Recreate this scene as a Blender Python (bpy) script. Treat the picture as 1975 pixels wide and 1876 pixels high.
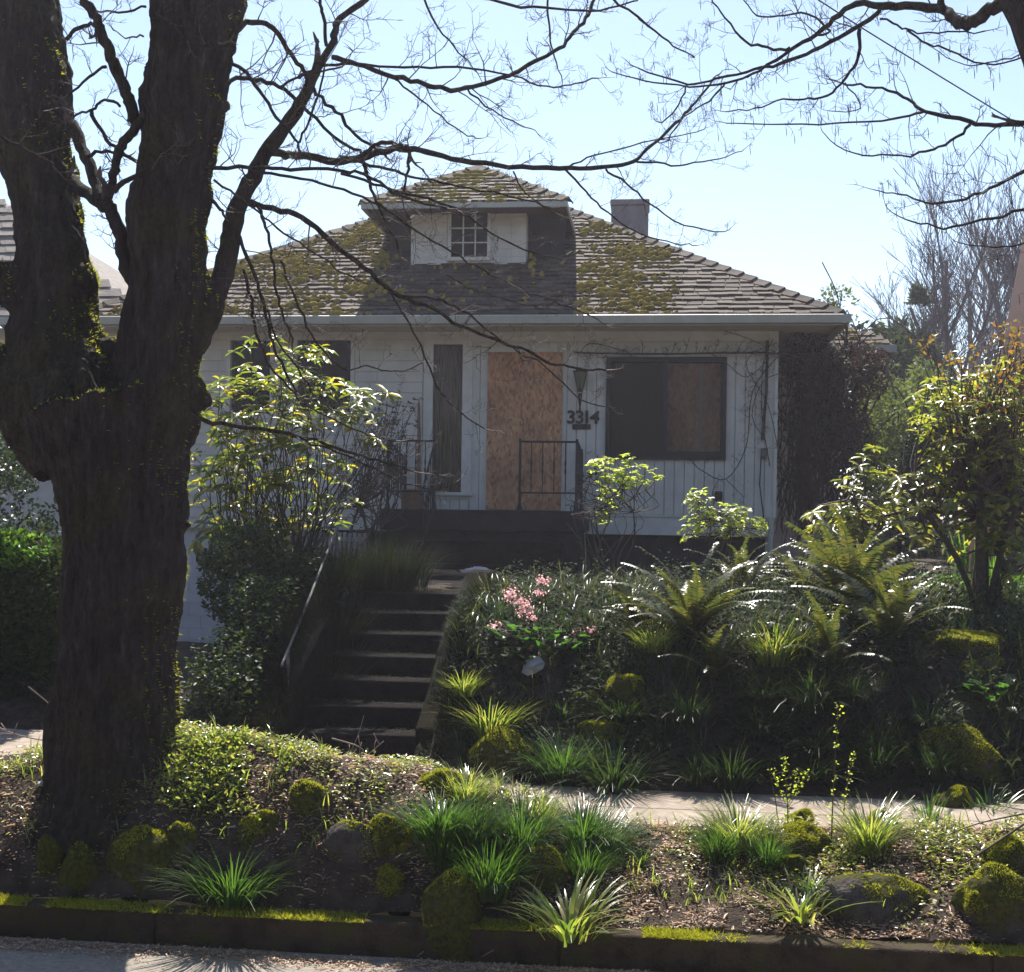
import bpy, bmesh, math, random
import numpy as np
from mathutils import Vector, Matrix, noise

rnd = random.Random(7)
rs = np.random.RandomState(11)
scene = bpy.context.scene
for o in list(bpy.data.objects):
    bpy.data.objects.remove(o)

# ------------------------------------------------------------------ camera
YAW = math.radians(6.3); ROLL = math.radians(0.8); FPX = 2430.0; EYE = 2.65
CF = np.array([-math.sin(YAW), math.cos(YAW), 0.0])
CR = np.array([math.cos(YAW), math.sin(YAW), 0.0])
CU = np.array([0.0, 0.0, 1.0])
CP = np.array([0.0, 0.0, EYE])
cam_d = bpy.data.cameras.new('camera'); cam = bpy.data.objects.new('camera', cam_d)
scene.collection.objects.link(cam); scene.camera = cam
cam_d.sensor_width = 36; cam_d.lens = 36 * FPX / 1975
cam_d.shift_y = 47 / 1975
cam_d.clip_start = 0.1; cam_d.clip_end = 2000
cr = CR * math.cos(ROLL) + CU * math.sin(ROLL)
cu = -CR * math.sin(ROLL) + CU * math.cos(ROLL)
cam.matrix_world = Matrix(((cr[0], cu[0], -CF[0], CP[0]), (cr[1], cu[1], -CF[1], CP[1]), (cr[2], cu[2], -CF[2], CP[2]), (0, 0, 0, 1)))

# ------------------------------------------------------------------ light
SUN_EL = math.radians(53); SX, SY = -0.17, 1.0
world = bpy.data.worlds.new('World'); scene.world = world; world.use_nodes = True
nt = world.node_tree; nt.nodes.clear()
sky = nt.nodes.new('ShaderNodeTexSky'); sky.sky_type = 'NISHITA'; sky.sun_disc = False
sky.sun_elevation = SUN_EL; sky.sun_rotation = math.atan2(SX, SY)
sky.air_density = 1.0; sky.dust_density = 0.4; sky.ozone_density = 1.2; sky.altitude = 50
bg = nt.nodes.new('ShaderNodeBackground'); bg.inputs[1].default_value = 0.088
out = nt.nodes.new('ShaderNodeOutputWorld')
nt.links.new(sky.outputs[0], bg.inputs[0]); nt.links.new(bg.outputs[0], out.inputs[0])
sd = bpy.data.lights.new('sun', 'SUN'); sd.energy = 5.0; sd.angle = math.radians(0.53); sd.color = (1, 0.95, 0.87)
sun = bpy.data.objects.new('sun', sd); scene.collection.objects.link(sun)
sv = Vector((SX, SY, 0)).normalized() * math.cos(SUN_EL) + Vector((0, 0, math.sin(SUN_EL)))
sun.rotation_euler = sv.to_track_quat('Z', 'Y').to_euler(); sun.location = (0, 0, 30)
scene.view_settings.view_transform = 'Standard'; scene.view_settings.look = 'None'
scene.view_settings.gamma = 1; scene.view_settings.use_curve_mapping = False
scene.view_settings.exposure = 1.12
scene.render.engine = 'CYCLES'
scene.cycles.max_bounces = 8; scene.cycles.transparent_max_bounces = 12

# ------------------------------------------------------------------ measuring helpers (photo bearings -> world points)
def ray(px, py):
    x = (px - 987.5) / FPX; y = (985 - py) / FPX
    return CF + CR * (x * math.cos(ROLL) - y * math.sin(ROLL)) + CU * (x * math.sin(ROLL) + y * math.cos(ROLL))
def at(px, py, Y):
    d = ray(px, py); return CP + d * (Y / d[1])
def X_at(px, Y, py=985): return at(px, py, Y)[0]

# ------------------------------------------------------------------ object helpers
COL = scene.collection
def tag(o, label=None, cat=None, group=None, kind=None):
    if label: o['label'] = label
    if cat: o['category'] = cat
    if group: o['group'] = group
    if kind: o['kind'] = kind
    return o
def base(o): return Vector(o.get('_b', (0, 0, 0)))
WL = {}
def thing(name, loc, label, cat, group=None):
    o = bpy.data.objects.new(name, None); COL.objects.link(o); o.location = loc
    o.empty_display_size = 0.1
    WL[o.name] = Vector(loc)
    return tag(o, label, cat, group)
def link(name, me, parent=None, mw=None):
    o = bpy.data.objects.new(name, me); COL.objects.link(o)
    if mw is not None: o.matrix_world = mw
    if parent is not None:
        o.parent = parent
        o.matrix_parent_inverse = Matrix.Translation(-WL.get(parent.name, Vector((0, 0, 0))))
    return o
def fastmesh(name, V, F, mat, smooth=False):
    V = np.asarray(V, dtype=np.float32); F = np.asarray(F, dtype=np.int32)
    me = bpy.data.meshes.new(name); k = F.shape[1]
    me.vertices.add(len(V)); me.vertices.foreach_set('co', V.ravel())
    me.loops.add(F.size); me.loops.foreach_set('vertex_index', F.ravel())
    me.polygons.add(len(F)); me.polygons.foreach_set('loop_start', np.arange(0, F.size, k, dtype=np.int32))
    if smooth: me.polygons.foreach_set('use_smooth', np.ones(len(F), dtype=bool))
    me.update(calc_edges=True); me.materials.append(mat)
    return me
class MB:
    def __init__(s): s.v = []; s.f = []
    def quad(s, a, b, c, d):
        i = len(s.v); s.v += [tuple(a), tuple(b), tuple(c), tuple(d)]; s.f.append((i, i+1, i+2, i+3))
    def tri(s, a, b, c):
        i = len(s.v); s.v += [tuple(a), tuple(b), tuple(c)]; s.f.append((i, i+1, i+2))
    def poly(s, pts):
        i = len(s.v); s.v += [tuple(p) for p in pts]; s.f.append(tuple(range(i, i+len(pts))))
    def box(s, x0, x1, y0, y1, z0, z1):
        i = len(s.v)
        s.v += [(x0,y0,z0),(x1,y0,z0),(x1,y1,z0),(x0,y1,z0),(x0,y0,z1),(x1,y0,z1),(x1,y1,z1),(x0,y1,z1)]
        for q in ((0,3,2,1),(4,5,6,7),(0,1,5,4),(1,2,6,5),(2,3,7,6),(3,0,4,7)): s.f.append(tuple(i+k for k in q))
        return s
    def prism(s, prof, axis_a, axis_b):   # profile points (3D) extruded from a to b offsets
        n = len(prof); i = len(s.v)
        A = Vector(axis_a); B = Vector(axis_b)
        s.v += [tuple(Vector(p)+A) for p in prof] + [tuple(Vector(p)+B) for p in prof]
        s.f.append(tuple(i+k for k in range(n))[::-1]); s.f.append(tuple(i+n+k for k in range(n)))
        for k in range(n): s.f.append((i+k, i+(k+1)%n, i+n+(k+1)%n, i+n+k))
    def tube(s, P, Rr, sides=6, cap=True):
        P = [Vector(p) for p in P]; n = len(P); i0 = len(s.v)
        if not hasattr(Rr, '__len__'): Rr = [Rr]*n
        up = Vector((0.13, 0.21, 0.97)); pa_ = None
        for k in range(n):
            t = (P[min(k+1, n-1)] - P[max(k-1, 0)])
            if t.length < 1e-7: t = Vector((0, 0, 1))
            t.normalize()
            if pa_ is not None:
                a = pa_ - t*pa_.dot(t)
                if a.length < .05: a = t.cross(Vector((1, 0, 0)))
            else:
                a = t.cross(up)
                if a.length < .3: a = t.cross(Vector((1, 0, 0)))
            a.normalize(); pa_ = a.copy(); b = t.cross(a)
            for j in range(sides):
                an = 2*math.pi*j/sides
                s.v.append(tuple(P[k] + (a*math.cos(an) + b*math.sin(an))*Rr[k]))
        for k in range(n-1):
            for j in range(sides):
                q = i0+k*sides; j2 = (j+1) % sides
                s.f.append((q+j, q+j2, q+sides+j2, q+sides+j))
        if cap and sides > 3:
            s.f.append(tuple(i0+j for j in range(sides))[::-1]); s.f.append(tuple(i0+(n-1)*sides+j for j in range(sides)))
        return s
    def mesh(s, name, mat, smooth=False):
        me = bpy.data.meshes.new(name); me.from_pydata(s.v, [], s.f); me.materials.append(mat)
        if smooth: me.polygons.foreach_set('use_smooth', [True]*len(me.polygons))
        me.update(); return me
    def build(s, name, mat, parent=None, smooth=False, **kw):
        o = link(name, s.mesh(name, mat, smooth), parent); return tag(o, **kw)
def B(x0, x1, y0, y1, z0, z1): return MB().box(x0, x1, y0, y1, z0, z1)
def bevel(o, w=0.01, seg=1):
    m = o.modifiers.new('bevel', 'BEVEL'); m.width = w; m.segments = seg; m.limit_method = 'ANGLE'; return o

# ------------------------------------------------------------------ materials
def newmat(name):
    m = bpy.data.materials.new(name); m.use_nodes = True; t = m.node_tree; t.nodes.clear()
    o = t.nodes.new('ShaderNodeOutputMaterial'); return m, t, o
def N(t, typ, **kw):
    n = t.nodes.new(typ)
    for k, v in kw.items():
        if k.startswith('i_'):
            key = k[2:]; key = int(key) if key.isdigit() else key
            n.inputs[key].default_value = v
        else: setattr(n, k, v)
    return n
def ramp(t, stops, fac):
    r = t.nodes.new('ShaderNodeValToRGB'); e = r.color_ramp.elements
    while len(e) > 1: e.remove(e[-1])
    e[0].position, e[0].color = stops[0][0], (*stops[0][1], 1)
    for p, c in stops[1:]:
        x = e.new(p); x.color = (*c, 1)
    t.links.new(fac, r.inputs[0]); return r
def coord(t, scale=(1, 1, 1), kind='Object'):
    c = t.nodes.new('ShaderNodeTexCoord')
    if kind == 'World':
        g = t.nodes.new('ShaderNodeNewGeometry'); src = g.outputs['Position']
    else: src = c.outputs[kind]
    mp = t.nodes.new('ShaderNodeMapping'); mp.inputs['Scale'].default_value = scale
    t.links.new(src, mp.inputs[0]); return mp.outputs[0]
def surf(name, c1, c2, scale=8, rough=.8, bump=.3, bscale=None, detail=8, c3=None, stretch=(1, 1, 1), spec=.3, mid=(.35, .65), bdist=.02):
    m, t, o = newmat(name)
    co = coord(t, stretch, 'World')
    n = N(t, 'ShaderNodeTexNoise', i_Scale=scale, i_Detail=detail, i_Roughness=.65); t.links.new(co, n.inputs['Vector'])
    st = [(mid[0], c1), (mid[1], c2)]
    if c3: st.append((min(1, mid[1]+.12), c3))
    r = ramp(t, st, n.outputs[0])
    p = N(t, 'ShaderNodeBsdfPrincipled', i_Roughness=rough); p.inputs['Specular IOR Level'].default_value = spec
    t.links.new(r.outputs[0], p.inputs['Base Color'])
    n2 = N(t, 'ShaderNodeTexNoise', i_Scale=bscale or scale*5, i_Detail=6); t.links.new(co, n2.inputs['Vector'])
    b = N(t, 'ShaderNodeBump', i_Strength=bump, i_Distance=bdist); t.links.new(n2.outputs[0], b.inputs['Height'])
    t.links.new(b.outputs[0], p.inputs['Normal']); t.links.new(p.outputs[0], o.inputs[0])
    return m
def leafmat(name, cols, trans=.45, rough=.38, spec=.5, tcol=None, tboost=1.6):
    m, t, o = newmat(name)
    g = N(t, 'ShaderNodeNewGeometry'); oi = N(t, 'ShaderNodeObjectInfo')
    a = N(t, 'ShaderNodeMath', operation='ADD'); t.links.new(g.outputs['Random Per Island'], a.inputs[0]); t.links.new(oi.outputs['Random'], a.inputs[1])
    fr = N(t, 'ShaderNodeMath', operation='FRACT'); t.links.new(a.outputs[0], fr.inputs[0])
    k = len(cols); r = ramp(t, [(i/max(1, k-1), c) for i, c in enumerate(cols)], fr.outputs[0])
    p = N(t, 'ShaderNodeBsdfPrincipled', i_Roughness=rough); p.inputs['Specular IOR Level'].default_value = spec
    t.links.new(r.outputs[0], p.inputs['Base Color'])
    tr = N(t, 'ShaderNodeBsdfTranslucent')
    mx = N(t, 'ShaderNodeMixRGB', blend_type='MULTIPLY'); mx.inputs[0].default_value = 1
    tc = tcol or (1.5, 1.5, .7); mx.inputs[2].default_value = (tc[0]*tboost, tc[1]*tboost, tc[2]*tboost, 1)
    t.links.new(r.outputs[0], mx.inputs[1]); t.links.new(mx.outputs[0], tr.inputs[0])
    ms = N(t, 'ShaderNodeMixShader'); ms.inputs[0].default_value = trans
    t.links.new(p.outputs[0], ms.inputs[1]); t.links.new(tr.outputs[0], ms.inputs[2]); t.links.new(ms.outputs[0], o.inputs[0])
    return m
M = {}
M['siding'] = surf('white_siding', (.475, .45, .41), (.59, .56, .515), 3, .6, .15, 60)
M['trim'] = surf('white_trim', (.51, .485, .45), (.61, .585, .545), 5, .5, .1, 60)
M['gutter'] = surf('gutter_paint', (.33, .335, .3), (.42, .42, .38), 4, .45, .1, 40)
M['soffit'] = surf('soffit_paint', (.5, .46, .38), (.6, .57, .5), 5, .7, .1, 40)
M['shingle'] = None
M['concrete'] = surf('sidewalk_concrete', (.22, .175, .14), (.36, .3, .24), 5, .9, .35, 90, c3=(.3, .25, .2), spec=.15)
M['asphalt'] = surf('street_surface', (.2, .175, .145), (.32, .285, .24), 22, .9, .5, 150, c3=(.36, .32, .27), spec=.15)
M['shaded_mossyconc'] = surf('shaded_mossy_concrete', (.01, .009, .009), (.022, .019, .018), 4, .95, .6, 40, c3=(.014, .018, .006), spec=.02)  # mossy concrete; its near-black base colour stands in for shade on the steps
M['kerb'] = surf('kerb_concrete', (.028, .022, .014), (.06, .045, .03), 5, .95, .7, 60, c3=(.05, .052, .014), spec=.1, mid=(.35, .52), detail=12)
M['iron'] = surf('wrought_iron', (.012, .012, .014), (.02, .02, .022), 20, .5, .1)
M['dark'] = surf('dark_void', (.01, .01, .012), (.014, .013, .015), 3, .9, .1)
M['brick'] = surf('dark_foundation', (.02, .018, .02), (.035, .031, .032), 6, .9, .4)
M['chimney'] = surf('chimney_stucco', (.17, .14, .14), (.27, .235, .235), 3, .9, .3, 30, stretch=(1, 1, .3))
M['block'] = surf('painted_block', (.42, .42, .45), (.5, .5, .52), 4, .8, .2, 40)
M['stone'] = surf('field_stone', (.1, .085, .08), (.2, .18, .165), 7, .9, .6, 40, c3=(.14, .13, .11))
M['soil'] = surf('garden_soil', (.028, .021, .016), (.075, .055, .042), 9, .95, .8, 70, c3=(.12, .09, .066), spec=.1)
M['moss'] = leafmat('sunlit_moss_tufts', [(.15, .16, .02), (.27, .28, .03), (.38, .36, .05)], .35, .8, .1, (1.3, 1.3, .5))  # brighter than the boulders' base moss, putting sunlight into the tufts
M['roofmoss'] = surf('roof_moss', (.16, .13, .025), (.44, .33, .07), 7, .95, .9, 120, c3=(.5, .26, .09), bdist=.03, spec=.1)
M['mossbase'] = surf('moss_cushion', (.045, .055, .012), (.12, .12, .018), 18, .95, .9, 150, bdist=.02)
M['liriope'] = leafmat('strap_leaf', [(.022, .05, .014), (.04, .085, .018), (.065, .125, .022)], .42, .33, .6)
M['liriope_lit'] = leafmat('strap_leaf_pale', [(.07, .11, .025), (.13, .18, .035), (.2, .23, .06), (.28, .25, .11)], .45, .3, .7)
M['rhodo'] = leafmat('rhododendron_leaf', [(.045, .065, .016), (.075, .105, .02), (.12, .15, .025), (.09, .12, .022), (.36, .27, .02)], .5, .36, .45)
M['rhodo_dark'] = leafmat('laurel_leaf', [(.015, .03, .012), (.03, .045, .016), (.045, .07, .02)], .3, .32, .6)
M['rhodo_red'] = leafmat('new_growth_leaf', [(.2, .09, .03), (.16, .13, .03), (.1, .12, .025), (.22, .12, .03)], .45, .3, .6, (1.5, 1.2, .6))
M['rhodo_r'] = leafmat('rhododendron_leaf_right', [(.06, .08, .018), (.11, .13, .025), (.16, .17, .03), (.24, .2, .05)], .5, .3, .6, tboost=1.9)
M['dimgrass'] = leafmat('dim_grass_blade', [(.014, .02, .01), (.022, .03, .014), (.03, .034, .016)], .12, .8, .1)
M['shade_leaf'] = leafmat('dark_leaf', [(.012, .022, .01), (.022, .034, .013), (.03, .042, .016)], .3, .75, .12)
M['creeper'] = leafmat('creeper_leaf', [(.015, .03, .01), (.03, .05, .015), (.045, .065, .02)], .35, .5, .3)
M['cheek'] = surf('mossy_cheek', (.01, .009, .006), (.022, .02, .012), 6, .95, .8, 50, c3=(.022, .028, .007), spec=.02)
M['hydrangea'] = leafmat('yellow_green_leaf', [(.2, .25, .035), (.3, .33, .06), (.17, .22, .04)], .55, .4, .5, tboost=1.9)
M['cover'] = leafmat('ground_cover_leaf', [(.09, .12, .03), (.16, .18, .04), (.28, .27, .09), (.24, .19, .09)], .45, .33, .5, tboost=1.8)
M['bergenia'] = leafmat('broad_leaf', [(.02, .06, .015), (.04, .1, .02), (.05, .12, .025)], .45, .35, .5)
M['pink'] = leafmat('pink_petals', [(.62, .36, .4), (.72, .5, .5), (.55, .3, .28)], .45, .6, .2, (1.1, 1, 1))
M['fern'] = leafmat('fern_pinna', [(.03, .042, .013), (.05, .06, .018), (.085, .075, .025)], .4, .34, .6)
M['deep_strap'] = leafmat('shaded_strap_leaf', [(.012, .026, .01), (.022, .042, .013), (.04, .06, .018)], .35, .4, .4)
M['dormersoffit'] = surf('shade_brown_soffit_boards', (.06, .035, .028), (.11, .07, .055), 9, .8, .2, stretch=(6, 1, 1))  # brown boards darkened to put the recess shade into the colour
M['litter'] = leafmat('dry_leaf_litter', [(.16, .105, .07), (.4, .29, .21), (.6, .48, .37), (.27, .185, .13)], .3, .5, .45, (1.2, 1, .8))
M['grass'] = leafmat('grass_blade', [(.04, .1, .015), (.07, .15, .02), (.1, .18, .03)], .45, .4, .4)
M['conifer'] = leafmat('conifer_needles', [(.025, .035, .028), (.035, .05, .035), (.045, .058, .04)], .25, .5, .3)
M['willow'] = leafmat('spring_leaf', [(.1, .13, .05), (.14, .17, .06), (.12, .15, .055)], .4, .6, .2, tboost=1.0)
M['vine'] = surf('vine_stem', (.035, .018, .016), (.07, .04, .035), 20, .8, .3)
M['vineleaf'] = leafmat('vine_tangle', [(.05, .02, .02), (.035, .03, .02), (.025, .03, .018), (.06, .03, .02)], .25, .6, .2, (1.2, 1, 1))
M['twig'] = surf('twig_bark', (.05, .035, .032), (.1, .075, .065), 25, .75, .3)
M['twig2'] = surf('far_twig_bark', (.06, .048, .055), (.1, .082, .085), 15, .8, .2)
M['stick'] = surf('dry_stick', (.16, .12, .1), (.3, .24, .2), 30, .8, .2)
M['wood'] = surf('weathered_wood', (.12, .07, .05), (.2, .12, .09), 12, .8, .3, stretch=(1, 1, .1))
M['fence'] = surf('grey_fence_wood', (.2, .2, .22), (.3, .3, .32), 12, .8, .3, stretch=(1, 1, .1))
M['pipe'] = surf('rusty_pipe', (.05, .04, .04), (.16, .15, .15), 14, .5, .2, spec=.4)
M['paper'] = surf('crumpled_paper', (.26, .26, .28), (.34, .34, .34), 9, .8, .5)
M['rag'] = surf('discarded_cloth', (.4, .36, .42), (.6, .5, .52), 9, .9, .5)
M['cardboard'] = surf('brown_carton', (.14, .08, .05), (.2, .12, .08), 9, .9, .2)
M['red'] = surf('rust_red_paint', (.06, .02, .012), (.09, .032, .021), 5, .7, .3)
M['nroof'] = surf('neighbour_shakes', (.13, .11, .095), (.23, .2, .175), 4, .85, .7, 20, stretch=(1, 1, 3))
M['lampglass'] = surf('green_lamp_glass', (.06, .08, .05), (.09, .1, .06), 6, .25, .1, spec=.6)

def bark_mat():
    m, t, o = newmat('mossy_bark'); co = coord(t, (1, 1, .22), 'World'); co2 = coord(t, (1, 1, 1), 'World')
    n = N(t, 'ShaderNodeTexNoise', i_Scale=16, i_Detail=10, i_Roughness=.7); t.links.new(co, n.inputs['Vector'])
    r = ramp(t, [(.35, (.018, .0135, .0145)), (.55, (.046, .035, .036)), (.7, (.08, .064, .063))], n.outputs[0])
    n2 = N(t, 'ShaderNodeTexNoise', i_Scale=2.2, i_Detail=8, i_Roughness=.65); t.links.new(co2, n2.inputs['Vector'])
    r2 = ramp(t, [(.46, (0, 0, 0)), (.58, (1, 1, 1))], n2.outputs[0])
    n3 = N(t, 'ShaderNodeTexNoise', i_Scale=30, i_Detail=6); t.links.new(co2, n3.inputs['Vector'])
    rm = ramp(t, [(.35, (.026, .024, .01)), (.65, (.07, .062, .014))], n3.outputs[0])
    g = N(t, 'ShaderNodeNewGeometry'); sp = N(t, 'ShaderNodeSeparateXYZ'); t.links.new(g.outputs['Normal'], sp.inputs[0])
    sp2 = N(t, 'ShaderNodeMath', operation='MULTIPLY_ADD'); t.links.new(sp.outputs['Z'], sp2.inputs[0]); sp2.inputs[1].default_value = 1.1
    t.links.new(r2.outputs[0], sp2.inputs[2]); sp2.use_clamp = True
    mul = N(t, 'ShaderNodeMath', operation='MULTIPLY'); t.links.new(sp2.outputs[0], mul.inputs[0]); mul.inputs[1].default_value = .45
    mx = N(t, 'ShaderNodeMixRGB'); t.links.new(mul.outputs[0], mx.inputs[0]); t.links.new(r.outputs[0], mx.inputs[1]); t.links.new(rm.outputs[0], mx.inputs[2])
    p = N(t, 'ShaderNodeBsdfPrincipled', i_Roughness=.95); p.inputs['Specular IOR Level'].default_value = .15
    t.links.new(mx.outputs[0], p.inputs['Base Color'])
    ad = N(t, 'ShaderNodeMath', operation='ADD'); t.links.new(n.outputs[0], ad.inputs[0]); t.links.new(n3.outputs[0], ad.inputs[1])
    vb = N(t, 'ShaderNodeTexVoronoi', i_Scale=26); vb.feature = 'DISTANCE_TO_EDGE'
    wv = N(t, 'ShaderNodeMixRGB'); wv.inputs[0].default_value = .06; t.links.new(co, wv.inputs[1]); t.links.new(n.outputs['Color'], wv.inputs[2]); t.links.new(wv.outputs[0], vb.inputs['Vector'])
    mr = N(t, 'ShaderNodeMapRange', i_2=.12); t.links.new(vb.outputs['Distance'], mr.inputs[0])
    ad2 = N(t, 'ShaderNodeMath', operation='MULTIPLY_ADD'); t.links.new(mr.outputs[0], ad2.inputs[0]); ad2.inputs[1].default_value = .5; t.links.new(ad.outputs[0], ad2.inputs[2])
    b = N(t, 'ShaderNodeBump', i_Strength=.8, i_Distance=.03); t.links.new(ad2.outputs[0], b.inputs['Height']); t.links.new(b.outputs[0], p.inputs['Normal'])
    t.links.new(p.outputs[0], o.inputs[0]); return m
M['bark'] = bark_mat()
def rock_mat(name, thr):
    m, t, o = newmat(name); co = coord(t, (1, 1, 1), 'World')
    n = N(t, 'ShaderNodeTexNoise', i_Scale=9, i_Detail=9, i_Roughness=.7); t.links.new(co, n.inputs['Vector'])
    r = ramp(t, [(.35, (.04, .034, .03)), (.6, (.085, .073, .066)), (.75, (.13, .115, .1))], n.outputs[0])
    n3 = N(t, 'ShaderNodeTexNoise', i_Scale=45, i_Detail=6); t.links.new(co, n3.inputs['Vector'])
    rm = ramp(t, [(.35, (.025, .027, .008)), (.65, (.075, .075, .013))], n3.outputs[0])  # base moss kept dark as shade on boulder fronts
    g = N(t, 'ShaderNodeNewGeometry'); sp = N(t, 'ShaderNodeSeparateXYZ'); t.links.new(g.outputs['Normal'], sp.inputs[0])
    n2 = N(t, 'ShaderNodeTexNoise', i_Scale=5, i_Detail=5); t.links.new(co, n2.inputs['Vector'])
    a = N(t, 'ShaderNodeMath', operation='MULTIPLY_ADD'); t.links.new(n2.outputs[0], a.inputs[0]); a.inputs[1].default_value = 2.2; t.links.new(sp.outputs['Z'], a.inputs[2])
    r2 = ramp(t, [(0, (0, 0, 0)), (1, (1, 1, 1))], a.outputs[0])
    r2.color_ramp.elements[0].position = min(.95, thr); r2.color_ramp.elements[1].position = min(1, thr+.12)
    mp = N(t, 'ShaderNodeMapRange', i_1=thr*2, i_2=thr*2+.25); t.links.new(a.outputs[0], mp.inputs[0])
    mx = N(t, 'ShaderNodeMixRGB'); t.links.new(mp.outputs[0], mx.inputs[0]); t.links.new(r.outputs[0], mx.inputs[1]); t.links.new(rm.outputs[0], mx.inputs[2])
    p = N(t, 'ShaderNodeBsdfPrincipled', i_Roughness=.95); p.inputs['Specular IOR Level'].default_value = .1
    t.links.new(mx.outputs[0], p.inputs['Base Color'])
    b = N(t, 'ShaderNodeBump', i_Strength=.9, i_Distance=.02); t.links.new(n3.outputs[0], b.inputs['Height']); t.links.new(b.outputs[0], p.inputs['Normal'])
    t.links.new(p.outputs[0], o.inputs[0]); return m
M['rock'] = rock_mat('mossy_rock', .36); M['barerock'] = rock_mat('bare_rock', .85)
def shingle_mat():
    m, t, o = newmat('cedar_shingle'); co = coord(t, (1, 1, 1), 'World')
    oi = N(t, 'ShaderNodeObjectInfo'); g = N(t, 'ShaderNodeNewGeometry')
    a = N(t, 'ShaderNodeMath', operation='ADD'); t.links.new(g.outputs['Random Per Island'], a.inputs[0]); t.links.new(oi.outputs['Random'], a.inputs[1])
    fr = N(t, 'ShaderNodeMath', operation='FRACT'); t.links.new(a.outputs[0], fr.inputs[0])
    r = ramp(t, [(0, (.052, .039, .031)), (.5, (.084, .065, .053)), (1, (.125, .099, .082))], fr.outputs[0])
    n = N(t, 'ShaderNodeTexNoise', i_Scale=18, i_Detail=8, i_Roughness=.7); t.links.new(co, n.inputs['Vector'])
    r2 = ramp(t, [(.3, (.6, .6, .6)), (.7, (1.25, 1.2, 1.15))], n.outputs[0])
    mx = N(t, 'ShaderNodeMixRGB', blend_type='MULTIPLY'); mx.inputs[0].default_value = 1
    t.links.new(r.outputs[0], mx.inputs[1]); t.links.new(r2.outputs[0], mx.inputs[2])
    p = N(t, 'ShaderNodeBsdfPrincipled', i_Roughness=.85); p.inputs['Specular IOR Level'].default_value = .18
    t.links.new(mx.outputs[0], p.inputs['Base Color'])
    b = N(t, 'ShaderNodeBump', i_Strength=.5, i_Distance=.01); t.links.new(n.outputs[0], b.inputs['Height']); t.links.new(b.outputs[0], p.inputs['Normal'])
    t.links.new(p.outputs[0], o.inputs[0]); return m
M['shingle'] = shingle_mat()
def osb_mat(name, mul=1.0):
    m, t, o = newmat(name); co = coord(t, (14, 14, 7), 'World'); co2 = coord(t, (1, 1, 1), 'World')
    nz = N(t, 'ShaderNodeTexNoise', i_Scale=.6, i_Detail=2); t.links.new(co, nz.inputs['Vector'])
    v = N(t, 'ShaderNodeTexVoronoi', i_Scale=2.4); v.feature = 'F1'; t.links.new(nz.outputs['Color'], v.inputs['Vector'])
    v2 = N(t, 'ShaderNodeTexVoronoi', i_Scale=2.2); t.links.new(co, v2.inputs['Vector'])
    sc = N(t, 'ShaderNodeSeparateColor'); t.links.new(v2.outputs['Color'], sc.inputs[0])
    c = lambda x: tuple(q*mul for q in x)
    r = ramp(t, [(0, c((.24, .12, .065))), (.35, c((.38, .2, .11))), (.7, c((.47, .27, .155))), (1, c((.32, .165, .095)))], sc.outputs[0])
    n2 = N(t, 'ShaderNodeTexNoise', i_Scale=2, i_Detail=6); t.links.new(co2, n2.inputs['Vector'])
    r2 = ramp(t, [(.35, (.75, .72, .7)), (.65, (1.1, 1.05, 1))], n2.outputs[0])
    mx = N(t, 'ShaderNodeMixRGB', blend_type='MULTIPLY'); mx.inputs[0].default_value = 1
    t.links.new(r.outputs[0], mx.inputs[1]); t.links.new(r2.outputs[0], mx.inputs[2])
    p = N(t, 'ShaderNodeBsdfPrincipled', i_Roughness=.75); p.inputs['Specular IOR Level'].default_value = .2
    t.links.new(mx.outputs[0], p.inputs['Base Color'])
    b = N(t, 'ShaderNodeBump', i_Strength=.3, i_Distance=.003); t.links.new(sc.outputs[1], b.inputs['Height']); t.links.new(b.outputs[0], p.inputs['Normal'])
    t.links.new(p.outputs[0], o.inputs[0]); return m
M['osb'] = osb_mat('strand_board', 1.12); M['osb2'] = osb_mat('brightened_strand_board', 1.7)  # second board brightened to make up for light lost behind the glass
def glass_mat():
    m, t, o = newmat('window_glass')
    gl = N(t, 'ShaderNodeBsdfGlossy', i_Roughness=.04); gl.inputs[0].default_value = (.9, .93, 1, 1)
    tr = N(t, 'ShaderNodeBsdfTransparent'); tr.inputs[0].default_value = (.75, .76, .78, 1)
    lw = N(t, 'ShaderNodeFresnel', i_IOR=1.4)
    ms = N(t, 'ShaderNodeMixShader'); t.links.new(lw.outputs[0], ms.inputs[0]); t.links.new(tr.outputs[0], ms.inputs[1]); t.links.new(gl.outputs[0], ms.inputs[2])
    t.links.new(ms.outputs[0], o.inputs[0]); return m
M['glass'] = glass_mat()
def curtain_mat():
    m, t, o = newmat('faded_curtain'); co = coord(t, (1, 1, .08), 'World')
    n = N(t, 'ShaderNodeTexNoise', i_Scale=22, i_Detail=5); t.links.new(co, n.inputs['Vector'])
    r = ramp(t, [(.3, (.32, .25, .17)), (.7, (.66, .54, .4))], n.outputs[0])
    p = N(t, 'ShaderNodeBsdfPrincipled', i_Roughness=.9); t.links.new(r.outputs[0], p.inputs['Base Color']); t.links.new(p.outputs[0], o.inputs[0]); return m
M['curtain'] = curtain_mat()

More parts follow.
